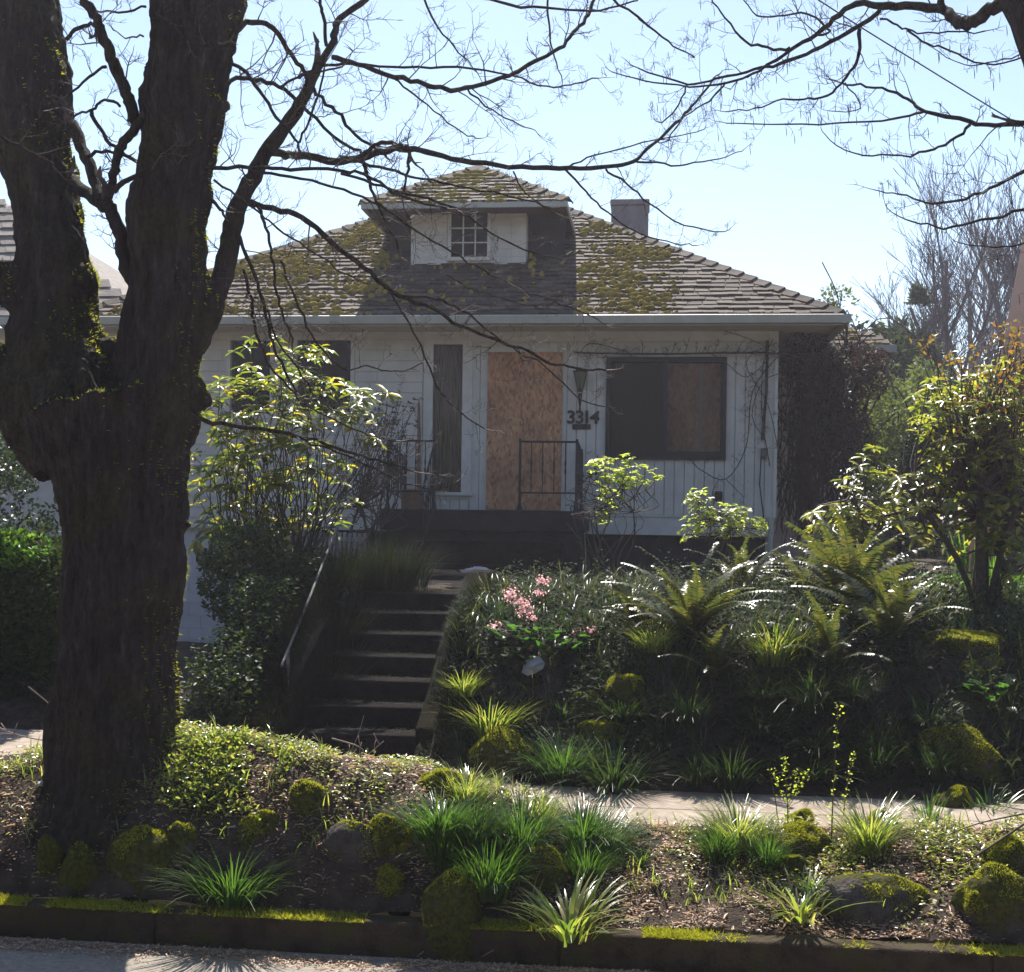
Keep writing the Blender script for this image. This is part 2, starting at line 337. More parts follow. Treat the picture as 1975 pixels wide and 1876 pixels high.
# ------------------------------------------------------------------ scattering
LEAF_V = np.array([(0, 0, 0), (-.42, .3, .06), (0, .32, -.02), (.42, .3, .06), (-.46, .68, .02), (0, .7, -.07), (.46, .68, .02), (0, 1, -.16)], float)
LEAF_F = [(0, 2, 1), (0, 3, 2), (1, 2, 4), (2, 5, 4), (2, 3, 5), (3, 6, 5), (4, 5, 7), (5, 6, 7)]
OVAL_V = np.array([(0, 0, 0), (-.5, .45, .08), (0, .5, -.03), (.5, .45, .08), (0, 1, -.1)], float)
OVAL_F = [(0, 2, 1), (0, 3, 2), (1, 2, 4), (2, 3, 4)]
TUFT_V = np.array([(-.5, 0, 0), (.5, 0, 0), (0, 1, 0)], float); TUFT_F = [(0, 1, 2)]
def nrm(a): return a / np.maximum(1e-9, np.linalg.norm(a, axis=-1, keepdims=True))
def scatter(P, D, Nn, L, W, tv=LEAF_V, tf=LEAF_F):
    P = np.asarray(P, float); D = nrm(np.asarray(D, float)); n = len(P)
    S = nrm(np.cross(D, Nn)); U = np.cross(S, D)
    L = np.broadcast_to(L, (n,)); W = np.broadcast_to(W, (n,))
    V = (P[:, None] + tv[None, :, 0, None]*S[:, None]*W[:, None, None] + tv[None, :, 1, None]*D[:, None]*L[:, None, None] + tv[None, :, 2, None]*U[:, None]*L[:, None, None])
    F = (np.array(tf)[None] + (np.arange(n)*len(tv))[:, None, None]).reshape(-1, 3)
    return V.reshape(-1, 3), F
def leaf_objects(name, P, D, Nn, L, W, mat, parent, tv=LEAF_V, tf=LEAF_F):
    me = fastmesh(name, tv, tf, mat, True); D = nrm(D); S = nrm(np.cross(D, Nn)); U = np.cross(S, D)
    for i in range(len(P)):
        s, d, u, p = S[i]*W[i], D[i]*L[i], U[i]*L[i], P[i]
        link(name, me, parent, Matrix(((s[0], d[0], u[0], p[0]), (s[1], d[1], u[1], p[1]), (s[2], d[2], u[2], p[2]), (0, 0, 0, 1))))
def rdir(n, z0=-1, z1=1):
    a = rs.uniform(0, 2*math.pi, n); z = rs.uniform(z0, z1, n); r = np.sqrt(np.maximum(0, 1-z*z))
    return np.stack([r*np.cos(a), r*np.sin(a), z], 1)

# ------------------------------------------------------------------ terrain
def sstep(a, b, x):
    t = np.clip((x-a)/(b-a), 0, 1); return t*t*(3-2*t)
KY = 7.32
def walkz(X): return .49 + .05*np.maximum(0, -1.2-np.asarray(X, float))
def ground(X, Y):
    X = np.asarray(X, float); Y = np.asarray(Y, float)
    w = walkz(X)
    mound = np.interp(X, [-6.5, -5, -4.2, -3.4, -3.0, -2.2, -1.5, -.95, -.4, .1, .9, 1.6, 2.4, 3.4, 6], [.1, .14, .35, .66, .64, .56, .5, .32, .05, 0, .05, .1, .14, .24, .2])
    s1 = np.clip((Y-(KY+.14))/(8.62-KY-.14), 0, 1)
    strip = .2 + (w-.2)*s1 + mound*np.sin(np.clip((Y-7.5)/(8.85-7.5), 0, 1)**1.1*math.pi)**.6*.93 + .02*s1
    foot = np.where(X > -1.75, 9.93, 10.42)
    bank_top = 1.75
    wob = .12*np.sin(X*1.7)+.1*np.sin(X*3.1+1)
    stp_ = np.where(X > -1.75, 1, .6); bank = w + (bank_top-w)*((.3+.5*stp_)*sstep(foot-.15, foot+1.45, Y+wob*.7)+(.7-.5*stp_)*sstep(foot+.2, 13.6, Y+wob))
    # driveway cut on the far left
    dip = sstep(-3.95, -4.7, X) * sstep(10.9, 11.6, Y)
    bank = bank*(1-dip) + dip*np.minimum(bank, .45+.0*Y)
    # slot for the garden steps
    z = np.where(Y < 8.72, strip, np.where(Y < foot-.1, w-.06, bank))
    st = ((X > -3.2) & (X < -1.95) & (Y > foot-.2) & (Y < 13.75))
    z = np.where(st, np.minimum(z, .35+np.maximum(0, (Y-10.83))/.41*.18 - .12), z)
    return z
def gz(x, y): return float(ground(x, y))
def gp(px, py, y0=7.0, y1=18.0):
    d = ray(px, py); Ys = np.arange(y0, y1, .02); Pp = CP+d[None]*(Ys/d[1])[:, None]; h = np.where(Ys < KY, 0, ground(Pp[:, 0], Ys)); k = np.where(Pp[:, 2] <= h)[0]
    return Pp[k[0]] if len(k) else Pp[-1]
xs = np.concatenate([[-400, -150, -60, -25], np.arange(-14, 12, .07), [25, 60, 150, 400]])
ys = np.concatenate([np.arange(KY+.15, 20.2, .06), [22, 26, 35, 60, 120, 400]])
GX, GY = np.meshgrid(xs, ys); GZ = ground(GX, GY)
nz = np.array([[noise.fractal(Vector((x*2.2, y*2.2, 0)), 1, 2, 4) for x in xs] for y in ys])
offw = np.where((GY > 8.6) & (GY < 10.4), 0, 1)
GZ = GZ + nz*.045*offw
V = np.stack([GX, GY, GZ], -1).reshape(-1, 3); nx = len(xs)
ii = (np.arange(len(ys)-1)[:, None]*nx + np.arange(nx-1)[None]).ravel()
F = np.stack([ii, ii+1, ii+nx+1, ii+nx], 1)
tag(link('ground', fastmesh('ground', V, F, M['soil'], True)), 'dark garden soil rising in a bank behind the pavement', None, None, 'structure')
tag(B(-400, 400, -400, KY, -.3, 0).build('street', M['asphalt']), 'pale worn street surface along the foot of the kerb', kind='structure')
# kerb: stones 2.4 m long
kst = None
kerb = B(-60, 60, KY+.02, KY+.14, -.2, .185).build('kerb', M['kerb']); tag(kerb, 'mossy concrete kerb between street and planting strip', kind='structure')
for i in range(-5, 6):
    x0 = i*2.44-.5
    bevel(B(x0+.004, x0+2.436, KY, KY+.15, -.1, .2+.002*(i % 3)).build('kerb_stone', M['kerb'], kerb), .02, 3)
# sidewalk slabs in two lengthwise rows
walk = B(-40, 30, 8.72, 10.4, -.1, .4).build('pavement', M['concrete']); tag(walk, 'tan concrete pavement crossing behind the planting strip', kind='structure')
for i in range(-8, 7):
    x0 = i*1.5-.9
    for (y0, y1) in ((8.7, 9.25), (9.258, 10.42)):
        z = float(walkz(x0)); z2 = float(walkz(x0+1.5))
        mb = MB(); a = x0+.004; b = x0+1.496; i0 = 0
        mb.v = [(a, y0, z-.12), (b, y0, z2-.12), (b, y1, z2-.12), (a, y1, z-.12), (a, y0, z), (b, y0, z2), (b, y1, z2), (a, y1, z)]
        mb.f = [(0, 3, 2, 1), (4, 5, 6, 7), (0, 1, 5, 4), (1, 2, 6, 5), (2, 3, 7, 6), (3, 0, 4, 7)]
        bevel(mb.build('slab', M['concrete'], walk), .006)
# ------------------------------------------------------------------ the house
W = 19.6; EY = 18.75; EZ = 5.57; SL = math.tan(math.radians(31)); DEP = 10.4
XR = 1.87; XL = -8.2; ER = 2.73; EL = -9.05
house = thing('house', ((XL+XR)/2, W, 1.75), 'white boarded-up bungalow with mossy shingled hip roof and dormer', 'house')
FLZ = 2.65; SKZ = 2.3; SOF = 5.45
def P(px, py, Y=W): return at(px, py, Y)
win = (P(1170, 690)[0], P(1402, 690)[0], P(1170, 886)[2], P(1170, 690)[2])
door = (P(938, 680)[0]+.03, P(1086, 680)[0], FLZ, P(1010, 680)[2])
side = (P(836, 700)[0], P(893, 700)[0], P(860, 950)[2], P(860, 665)[2])
lw1 = (P(445, 700)[0], P(522, 700)[0], P(480, 800)[2], P(480, 657)[2])
lw2 = (P(573, 700)[0], P(677, 700)[0], P(620, 800)[2], P(620, 657)[2])
# structural walls (behind the cladding), front one built as bands round the openings
def wall_with_holes(name, x0, x1, z0, z1, y0, y1, holes, mat):
    mb = MB(); xsx = sorted({x0, x1, *[h[0] for h in holes], *[h[1] for h in holes]})
    for a, b in zip(xsx[:-1], xsx[1:]):
        hs = sorted([h for h in holes if h[0] <= a+1e-6 and h[1] >= b-1e-6], key=lambda h: h[2]); z = z0
        for h in hs:
            if h[2] > z: mb.box(a, b, y0, y1, z, h[2])
            z = h[3]
        if z < z1: mb.box(a, b, y0, y1, z, z1)
    return mb.build(name, mat, house)
fw = wall_with_holes('front_wall', XL, XR, SKZ, SOF, W+.02, W+.18, [win, side, lw1, lw2], M['siding'])
rw = B(XR-.16, XR, W+.18, W+3.35, .3, SOF).build('side_wall', M['siding'], house)
B(XL, XL+.16, W+.18, W+9, .3, SOF).build('side_wall', M['siding'], house)
B(XL, XR+.5, W+8.9, W+9.05, .3, SOF).build('back_wall', M['siding'], house)
B(XL+.2, XR-.2, W+.9, W+1.0, 2.4, 5.4).build('interior_partition', M['dark'], house)
B(XL+.2, XR-.2, W+.2, W+8.8, 2.5, 2.58).build('floor', M['dark'], house)
# foundation, its left part painted block
fnd = B(-5.35, XR-.12, W+.1, W+.3, .2, SKZ).build('foundation', M['brick'], house)
blk = B(XL, -5.35, W+.08, W+.3, -.1, SKZ).build('block_wall', M['block'], house)
for r_ in range(9):
    z = .08+r_*.2
    if z > 1.6: break
    for c in range(8):
        x = XL + c*.4 + (.2 if r_ % 2 else 0)
        x1 = min(x+.394, -5.35)
        if x1-x > .05: B(x, x1, W+.06, W+.08, z, z+.194).build('block', M['block'], blk)
for i in range(3):   # basement windows over the blocks
    x = P(372+i*36, 1100)[0]; f_ = B(x, x+.25, W+.05, W+.075, 1.72, 2.0).build('basement_window', M['trim'], house)
    B(x+.03, x+.22, W+.04, W+.05, 1.75, 1.97).build('pane', M['dark'], f_)
# skirt band with lip under the cladding
sk = B(P(1128, 1000)[0]+.02, XR, W-.03, W+.02, SKZ, 2.58).build('skirt_board', M['trim'], house)
B(P(1128, 1000)[0]+.02, XR+.02, W-.05, W+.0, 2.583, 2.615).build('skirt_lip', M['trim'], house)
# vertical boards on the right
def segs(a, b, z0, z1, holes):
    hs = sorted([h for h in holes if h[0] < b-.004 and h[1] > a+.004], key=lambda h: h[2]); z = z0; r = []
    for h in hs:
        if h[2]-z > .03: r.append((z, h[2]))
        z = max(z, h[3])
    if z1-z > .03: r.append((z, z1))
    return r
VB0 = P(815, 800)[0]; bw = .152; k = 0
def grow_h(h, m=.0): return (h[0]-m, h[1]+m, h[2]-m, h[3]+m)
stw = (P(818, 700)[0], P(912, 700)[0], side[2]-.1, side[3]+.1)
x = VB0
while x < XR-.01:
    x1 = min(x+bw, XR)
    for (a, b) in segs(x+.004, x1-.004, 2.62, SOF-.17, [win, door, stw]):
        xa, xb = x+.006, x1-.006
        for h in (win, door, stw):   # trim the boards that only partly meet an opening
            if not (b <= h[2]+.01 or a >= h[3]-.01):
                if xa < h[0] < xb: xb = h[0]
                elif xa < h[1] < xb: xa = h[1]
        B(xa, xb, W-.012+.003*((k*7) % 3)/3, W+.018, a, b).build('siding_board', M['siding'], house)
    # pieces beside an opening
    for h in (win, door, stw):
        if x+.004 < h[0]-.01 and h[0] < x1-.0085: B(x+.004, h[0], W-.012, W+.018, max(h[2], 2.62), h[3]).build('siding_board', M['siding'], house)
        if x+.0085 < h[1] and h[1]+.01 < x1-.004: B(h[1], x1-.004, W-.012, W+.018, max(h[2], 2.62), h[3]).build('siding_board', M['siding'], house)
    x += bw; k += 1
B(VB0, XR, W-.02, W+.015, SOF-.165, SOF).build('frieze_board', M['trim'], house)
B(XR-.02, XR+.03, W-.03, W+.12, SKZ+.3, SOF).build('corner_board', M['trim'], house)
# lapped courses of wide shakes on the left
z = SKZ; k = 0
while z < SOF-.02:
    z1 = min(z+.168, SOF); x = XL + rnd.random()*.3
    cuts = [XL]
    while x < VB0-.2: cuts.append(x); x += rnd.uniform(.38, .75)
    cuts.append(VB0)
    for a, b in zip(cuts[:-1], cuts[1:]):
        parts_ = [(a, b)]
        for h in (lw1, lw2):
            if z1 > h[2]+.03 and z < h[3]-.03:
                np_ = []
                for (p, q) in parts_:
                    if q <= h[0]-.06 or p >= h[1]+.06: np_.append((p, q))
                    else:
                        if p < h[0]-.08: np_.append((p, h[0]-.06))
                        if q > h[1]+.08: np_.append((h[1]+.06, q))
                parts_ = np_
        for (p, q) in parts_:
            if q-p < .05: continue
            mb = MB(); p += .003; q -= .003; o1 = .022+rnd.uniform(0, .006)
            mb.prism([(p, W+.019, z), (p, W-o1, z+.002), (p, W-.006, z1), (p, W+.019, z1)], (0, 0, 0), (q-p, 0, 0))
            mb.build('siding_shake', M['siding'], house)
    z = z1; k += 1
# left windows
for h in (lw1, lw2):
    wf = MB(); x0, x1, z0, z1 = h
    wf.box(x0-.06, x0, W-.03, W+.03, z0-.06, z1+.06); wf.box(x1, x1+.06, W-.03, W+.03, z0-.06, z1+.06)
    wf.box(x0, x1, W-.03, W+.03, z1, z1+.06); wf.box(x0-.0, x1+.0, W-.05, W+.03, z0-.06, z0)
    wo = tag(wf.build('window', M['trim'], house), 'dark sash window behind the rhododendron')
    B(x0, x1, W+.06, W+.07, z0, z1).build('pane', M['glass'], wo)
    B((x0+x1)/2-.02, (x0+x1)/2+.02, W+.04, W+.058, z0, z1).build('mullion', M['dark'], wo)
    B(x0, x1, W+.25, W+.27, z0, z1).build('curtain', M['dark'], wo)
# picture window
x0, x1, z0, z1 = win
wf = MB(); t = .075
wf.box(x0, x0+t, W-.06, W+.1, z0, z1); wf.box(x1-t, x1, W-.06, W+.1, z0, z1)
wf.box(x0+t, x1-t, W-.06, W+.1, z1-t, z1); wf.box(x0+t, x1-t, W-.06, W+.1, z0, z0+t*1.7)
wo = tag(wf.build('window', M['iron'], house), 'wide black sliding window with board behind its right pane')
xm = P(1283, 800)[0]
B(xm-.03, xm+.035, W-.045, W+.06, z0+t*1.7, z1-t).build('meeting_stile', M['iron'], wo)
B(x0+t, xm-.03, W+.05, W+.056, z0+t*1.7, z1-t).build('pane', M['glass'], wo)
B(xm+.035, x1-t, W+.03, W+.036, z0+t*1.7, z1-t).build('pane', M['glass'], wo)
xb = P(1350, 800)[0]
B(xm+.0, xb-.01, W+.12, W+.135, z0+.1, z1-t).build('backing_board', M['osb2'], wo)
B(xb+.05, x1-.02, W+.125, W+.14, z0+.1, z1-t).build('backing_board', M['osb2'], wo)
B(xb-.01, xb+.05, W+.13, W+.2, z0+.1, z1-t).build('curtain', M['curtain'], wo)
B(x0, xm, W+.3, W+.32, z0, z1).build('curtain', M['dark'], wo)
h_ = P(1178, 680)[2]
# sidelight window
x0, x1, z0, z1 = side
wf = MB(); a0, a1, b0, b1 = stw
wf.box(a0, x0, W-.03, W+.04, b0, b1); wf.box(x1, a1, W-.03, W+.04, b0, b1); wf.box(x0, x1, W-.03, W+.04, z1, b1); wf.box(x0, x1, W-.03, W+.04, b0, z0)
wo = tag(wf.build('window', M['trim'], house), 'tall narrow sidelight window with faded curtain')
B(a0+.02, a1+.03, W-.08, W-.032, z0-.05, z0-.01).build('window_sill', M['trim'], wo)
B(x0, x1, W+.05, W+.056, z0, z1).build('pane', M['glass'], wo)
mb = MB(); nn = 30
for i in range(nn):
    xa = x0+(x1-x0)*i/nn; xc = x0+(x1-x0)*(i+1)/nn
    mb.quad((xa, W+.12+.02*math.sin(i*1.9), z0), (xc, W+.12+.02*math.sin((i+1)*1.9), z0), (xc, W+.12+.02*math.sin((i+1)*1.9), z1), (xa, W+.12+.02*math.sin(i*1.9), z1))
mb.build('curtain', M['curtain'], wo)
# boarded door
x0, x1, z0, z1 = door
mb = MB(); mb.box(x0, x1, W-.035, W-.018, z0+.01, z1); d_ = tag(mb.build('door_board', M['osb'], house), 'sheet of strand board screwed over the front doorway')
for sx_ in (x0+.04, (x0+x1)/2, x1-.04):
    for zz in (z0+.1, z0+.9, z0+1.7, z1-.05): B(sx_-.006, sx_+.006, W-.038, W-.034, zz, zz+.012).build('screw', M['iron'], d_)
B(x0-.05, x1+.05, W-.013, W+.01, z1, z1+.06).build('door_head_trim', M['trim'], house)
# wall lamp
lx = P(1120, 750)[0]; zt = P(1120, 718)[2]; zm = P(1120, 752)[2]; zb = P(1120, 790)[2]
lamp = B(lx-.03, lx+.03, W-.05, W-.012, zm+.05, zm+.2).build('wall_lamp', M['iron'], house)
def frustum(mb, cx, cy, z0, r0, z1, r1, s=6):
    i = len(mb.v)
    for z, r in ((z0, r0), (z1, r1)):
        for k in range(s): an = 2*math.pi*(k+.5)/s; mb.v.append((cx+r*math.cos(an), cy+r*math.sin(an)*.9, z))
    for k in range(s): mb.f.append((i+k, i+(k+1) % s, i+s+(k+1) % s, i+s+k))
    mb.f.append(tuple(i+k for k in range(s))[::-1]); mb.f.append(tuple(i+s+k for k in range(s)))
ly = W-.17
mb = MB(); frustum(mb, lx, ly, zm, .05, zt-.03, .11); mb.build('lamp_glass', M['lampglass'], lamp)
mb = MB(); frustum(mb, lx, ly, zt-.03, .125, zt-.005, .13); frustum(mb, lx, ly, zt-.005, .1, zt+.05, .02); frustum(mb, lx, ly, zb, .012, zm, .055); frustum(mb, lx, ly, zb-.03, .02, zb, .02)
for k in range(6):
    an = 2*math.pi*(k+.5)/6; mb.tube([(lx+.052*math.cos(an), ly+.047*math.sin(an), zm), (lx+.112*math.cos(an), ly+.1*math.sin(an), zt-.03)], .006, 4)
mb.tube([(lx, ly, zm-.03), (lx, W-.03, zm+.08)], .012, 6); mb.build('lamp_frame', M['iron'], lamp)
# house numbers
nh = P(1120, 792)[2]-P(1120, 817)[2]
for i, ch in enumerate('3314'):
    cu_ = bpy.data.curves.new('digit_curve', 'FONT'); cu_.body = ch; cu_.size = nh/.72*1.0; cu_.extrude = .012; cu_.offset = .006; cu_.align_x = 'CENTER'
    to = bpy.data.objects.new('digit_tmp', cu_); COL.objects.link(to); bpy.context.view_layer.update()
    me = bpy.data.meshes.new_from_object(to.evaluated_get(bpy.context.evaluated_depsgraph_get())); bpy.data.objects.remove(to)
    me.materials.clear(); me.materials.append(M['iron'])
    cx = P((1102, 1118.5, 1132, 1146)[i], 800)[0]; rz = -.14 if i == 3 else 0
    mw = Matrix.Translation((cx, W-.03, P(1110, 817)[2])) @ Matrix.Rotation(math.radians(90), 4, 'X') @ Matrix.Rotation(rz, 4, 'Z') @ Matrix.Diagonal((1.05, 1, 1, 1))
    tag(link('house_number_digit', me, house, mw), 'black metal house number digit ' + ch)
pa, pb = P(1104, 819), P(1139, 829)
tag(B(pa[0], pb[0], W-.035, W-.014, pb[2], pa[2]).build('name_plaque', M['iron'], house), 'small black plaque under the house number')
pa, pb = P(1379, 948), P(1393, 966)
bevel(tag(B(pa[0], pb[0], W-.05, W-.012, pb[2], pa[2]).build('outlet_box', M['iron'], house), 'small grey outlet box low on the white boards'), .008)
# electric service: conduit, meter, cable
cx = P(1474, 800)[0]
mb = MB(); mb.tube([(cx+.03, W-.06, 5.3), (cx+.02, W-.06, P(1474, 760)[2]), (cx-.03, W-.06, P(1472, 850)[2])], .022, 8); mb.build('conduit', M['iron'], house)
mb = MB(); zc = P(1477, 872)[2]; frustum(mb, cx, W-.09, zc-.06, .06, zc+.05, .055, 12); frustum(mb, cx, W-.09, zc-.12, .03, zc-.062, .05, 12); mb.build('meter', M['pipe'], house)
mb = MB(); mb.tube([(cx-.04, W-.05, zc), (cx-.06, W-.05, zc-.5), (cx+.02, W-.05, zc-1.1), (P(1490, 1030)[0], W-.05, 2.35)], .01, 5); mb.build('cable', M['iron'], house)
mb = MB(); xx = P(1484, 1080)[0]; mb.tube([(xx, W-.08, 2.6), (xx, W-.08, 1.75)], .035, 8); mb.build('downpipe', M['gutter'], house)
# eaves
soffit = B(EL+.12, ER-.12, EY+.1, W+.0, SOF-.005, SOF+.015).build('soffit', M['soffit'], house)
mb = MB(); mb.prism([(EL, EY+.03, EZ-.14), (EL, EY-.09, EZ-.13), (EL, EY-.12, EZ-.02), (EL, EY-.1, EZ-.005), (EL, EY+.03, EZ-.005)], (0, 0, 0), (ER-EL, 0, 0)); mb.build('gutter', M['gutter'], house)
for j in range(4): B(EL+.02+j*2.95, EL+2.96+j*2.95, EY+.032, EY+.055, SOF-.03, EZ-.0).build('fascia_board', M['trim'], house)
mb = MB(); mb.prism([(ER-.02, EY, EZ-.14), (ER+.1, EY, EZ-.13), (ER+.12, EY, EZ-.01), (ER-.02, EY, EZ-.01)], (0, -.1, 0), (0, DEP, 0)); mb.build('gutter', M['gutter'], house)
B(XR+.0, ER-.02, EY+.1, W+3.3, SOF+.018, SOF+.03).build('soffit', M['soffit'], house)
# main roof
RY = EY+DEP/2; RZ = EZ+DEP/2*SL; RL = EL+DEP/2; RR = ER-DEP/2
mb = MB(); c = [(EL, EY, EZ), (ER, EY, EZ), (ER, EY+DEP, EZ), (EL, EY+DEP, EZ), (RL, RY, RZ), (RR, RY, RZ)]
mb.v = c; mb.f = [(0, 1, 5, 4), (1, 2, 5), (2, 3, 4, 5), (3, 0, 4), (3, 2, 1, 0)]
roof = tag(mb.build('roof', M['shingle'], house), 'weathered grey-brown hip roof grown with moss')
shm = []
for v_ in range(6):   # shingle variants, local: x across, y up-slope, z normal
    w_ = .205+.01*(v_ % 3); mb = MB(); th = .024+.008*(v_ % 3); s0 = rnd.uniform(-.006, .006)
    mb.v = [(-w_/2, s0, .0), (w_/2, -s0, .0), (w_/2, .22, -.004), (-w_/2, .22, -.004), (-w_/2, s0, th), (w_/2, -s0, th), (w_/2, .22, .004), (-w_/2, .22, .004)]
    mb.f = [(4, 5, 6, 7), (0, 1, 5, 4), (1, 2, 6, 5), (3, 0, 4, 7)]
    shm.append((mb.v, mb.f, mb.mesh('shingle', M['shingle'])))
nv = Vector((0, -math.sin(math.radians(31)), math.cos(math.radians(31)))); uv = Vector((0, math.cos(math.radians(31)), math.sin(math.radians(31))))
def place_shingles(y0, z0, xl_f, xr_f, rows, parent, skip=None, nobj=300):
    bulk = MB(); cnt = 0
    for r in range(rows):
        t = r*.18; yy = y0+t*uv.y; zz = z0+t*uv.z; xl = xl_f(yy-y0); xr = xr_f(yy-y0)
        x = xl + rnd.uniform(.0, .15)
        while x < xr-.08:
            if not (skip and skip(x, yy)):
                vi = rnd.randrange(6); p = Vector((x, yy, zz)) + nv*.004 + uv*rnd.uniform(-.012, .01)
                a = rnd.uniform(-.012, .012); xa = Vector((math.cos(a), 0, 0)) + uv*math.sin(a); ya = uv*math.cos(a)-Vector((math.sin(a), 0, 0))
                mw = Matrix(((xa.x, ya.x, nv.x, p.x), (xa.y, ya.y, nv.y, p.y), (xa.z, ya.z, nv.z, p.z), (0, 0, 0, 1)))
                if cnt < nobj: link('shingle', shm[vi][2], parent, mw); cnt += 1
                else:
                    i = len(bulk.v); bulk.v += [tuple(mw @ Vector(q)) for q in shm[vi][0]]; bulk.f += [tuple(i+k for k in f) for f in shm[vi][1]]
            x += .222
    if bulk.v: tag(bulk.build('upper_shingles', M['shingle'], parent), kind='stuff')
dl = at(697, 395, 19.95); dr = at(1095, 388, 19.95); DZ = (dl[2]+dr[2])/2; DX0, DX1 = dl[0], dr[0]; DWY = 20.6
wx0 = at(793, 450, DWY)[0]; wx1 = at(1015, 450, DWY)[0]
place_shingles(EY, EZ, lambda d: EL+d, lambda d: ER-d, 33, roof, skip=lambda x, y: (wx0-.1 < x < wx1+.1 and y > DWY+.1))
# hip caps
def caps(a, b, parent, n):
    a = Vector(a); b = Vector(b); d = (b-a); L = d.length; d.normalize(); s = d.cross(Vector((0, 0, 1))).normalized(); u = s.cross(d)
    for i in range(n):
        p = a+d*(L*i/n); q = a+d*(L*(i+1.25)/n); m_ = MB(); th = .03
        A = [p+s*.13-u*.05+u*th, p+u*(.03+th), p-s*.13-u*.05+u*th]; Bq = [q+s*.13-u*.06, q+u*.03, q-s*.13-u*.06]
        m_.quad(A[0], A[1], Bq[1], Bq[0]); m_.quad(A[1], A[2], Bq[2], Bq[1]); m_.quad(A[0], A[0]-u*th, A[1]-u*th, A[1]); m_.quad(A[1], A[1]-u*th, A[2]-u*th, A[2])
        m_.build('hip_cap', M['shingle'], parent)
caps((ER, EY, EZ+.02), (RR, RY, RZ+.02), roof, 27); caps((EL, EY, EZ+.02), (RL, RY, RZ+.02), roof, 27)
# dormer
HW = (DX1-DX0)/2; AY = 19.95+HW; AZ = DZ+HW*SL; AX = (DX0+DX1)/2
yback = EY+(DZ-EZ)/SL; yridge = EY+(AZ-EZ)/SL
dz0 = EZ+(DWY-EY)*SL
dorm = tag(B(wx0, wx1, DWY+.015, DWY+.1, dz0-.15, DZ+.02).build('dormer', M['siding'], house), 'small hipped dormer with a nine-pane window')
for sxx in (wx0, wx1):
    mb = MB(); xx = sxx; s_ = .1 if sxx == wx0 else -.1
    mb.prism([(xx, DWY+.1, dz0-.1), (xx, DWY+.1, DZ+.02), (xx, yback+.1, DZ+.02)], (0, 0, 0), (s_, 0, 0)); mb.build('dormer_cheek', M['siding'], dorm)
mb = MB(); mb.v = [(DX0, 19.95, DZ), (DX1, 19.95, DZ), (AX, AY, AZ), (AX, yridge, AZ), (DX0, yback, DZ), (DX1, yback, DZ)]
mb.f = [(0, 1, 2), (1, 5, 3, 2), (0, 2, 3, 4)]
droof = mb.build('dormer_roof', M['shingle'], dorm)
mb = MB(); mb.box(DX0+.02, DX1-.02, 19.97, DWY, DZ-.03, DZ-.01); mb.box(wx1, DX1-.02, DWY, yback, DZ-.03, DZ-.01); mb.box(DX0+.02, wx0, DWY, yback, DZ-.03, DZ-.01); mb.build('dormer_soffit', M['dormersoffit'], dorm)
mb = MB(); mb.box(DX0, DX1, 19.92, 19.965, DZ-.085, DZ-.0); mb.build('dormer_fascia', M['gutter'], dorm)
for xx in (DX0-.0, DX1-.03): B(xx, xx+.03, 19.967, yback+.1, DZ-.085, DZ+.0).build('dormer_fascia', M['gutter'], dorm)
for (xa_, xb_, zc_) in ((wx0-.42, wx0-.003, .3), (wx1+.003, wx1+.62, .3)): B(xa_, xb_, DWY+zc_, DWY+zc_+.05, dz0-.1, DZ-.035).build('dormer_shade_sheet', M['brick'], dorm)  # dark sheets added to deepen the shade beside the dormer wall
# dormer shingles (joined into the dormer roof as one part: each only a few pixels)
def dormer_courses():
    bulk = MB()
    for r in range(10):
        t = r*.18; yy = 19.95+t*uv.y; zz = DZ+t*uv.z; x = DX0+t*uv.y+.03; k = 0
        while x < DX1-t*uv.y-.05:
            vi = rnd.randrange(6); p = Vector((x+.1, yy, zz))+nv*.004+uv*rnd.uniform(-.015, .012)
            mw = Matrix(((1, 0, nv.x, p.x), (0, uv.y, nv.y, p.y), (0, uv.z, nv.z, p.z), (0, 0, 0, 1)))
            me = link('dormer_shingle', shm[vi][2], dorm, mw); x += .222
dormer_courses()
caps((DX1, 19.95, DZ+.02), (AX, AY, AZ+.02), dorm, 9); caps((DX0, 19.95, DZ+.02), (AX, AY, AZ+.02), dorm, 9)
for i in range(7):   # dormer wall shakes in courses
    z0 = dz0+.02+i*.125; z1 = z0+.125
    if z0 > DZ-.1: break
    wl, wr = at(863, 450, DWY)[0], at(947, 450, DWY)[0]
    cuts = [wx0, wl, wr, wx1]
    for a, b in ((wx0, wx0+.33), (wx0+.33, wl), (wl, wr), (wr, wr+.34), (wr+.34, wx1)):
        if (a, b) == (wl, wr) and z1 > at(900, 505, DWY)[2]: continue
        mb = MB(); mb.prism([(a+.002, DWY+.014, z0), (a+.002, DWY-.012, z0), (a+.002, DWY-.002, z1), (a+.002, DWY+.014, z1)], (0, 0, 0), (b-a-.004, 0, 0)); mb.build('dormer_shake', M['siding'], dorm)
a = at(870, 497, DWY); b = at(941, 413, DWY)
mb = MB(); t = .055
for (p, q, r, s) in ((a[0]-t, a[0], a[2]-.06, b[2]+t), (b[0], b[0]+t, a[2]-.06, b[2]+t), (a[0], b[0], b[2], b[2]+t), (a[0], b[0], a[2]-.06, a[2])): mb.box(p, q, DWY-.04, DWY+.012, r, s)
dwin = mb.build('dormer_window', M['trim'], dorm)
B(a[0], b[0], DWY-.006, DWY+.012, a[2], b[2]).build('pane', M['dark'], dwin).hide_render = False
gx = [a[0]+(b[0]-a[0])*i/3 for i in range(4)]; gz_ = [a[2]+(b[2]-a[2])*i/3 for i in range(4)]
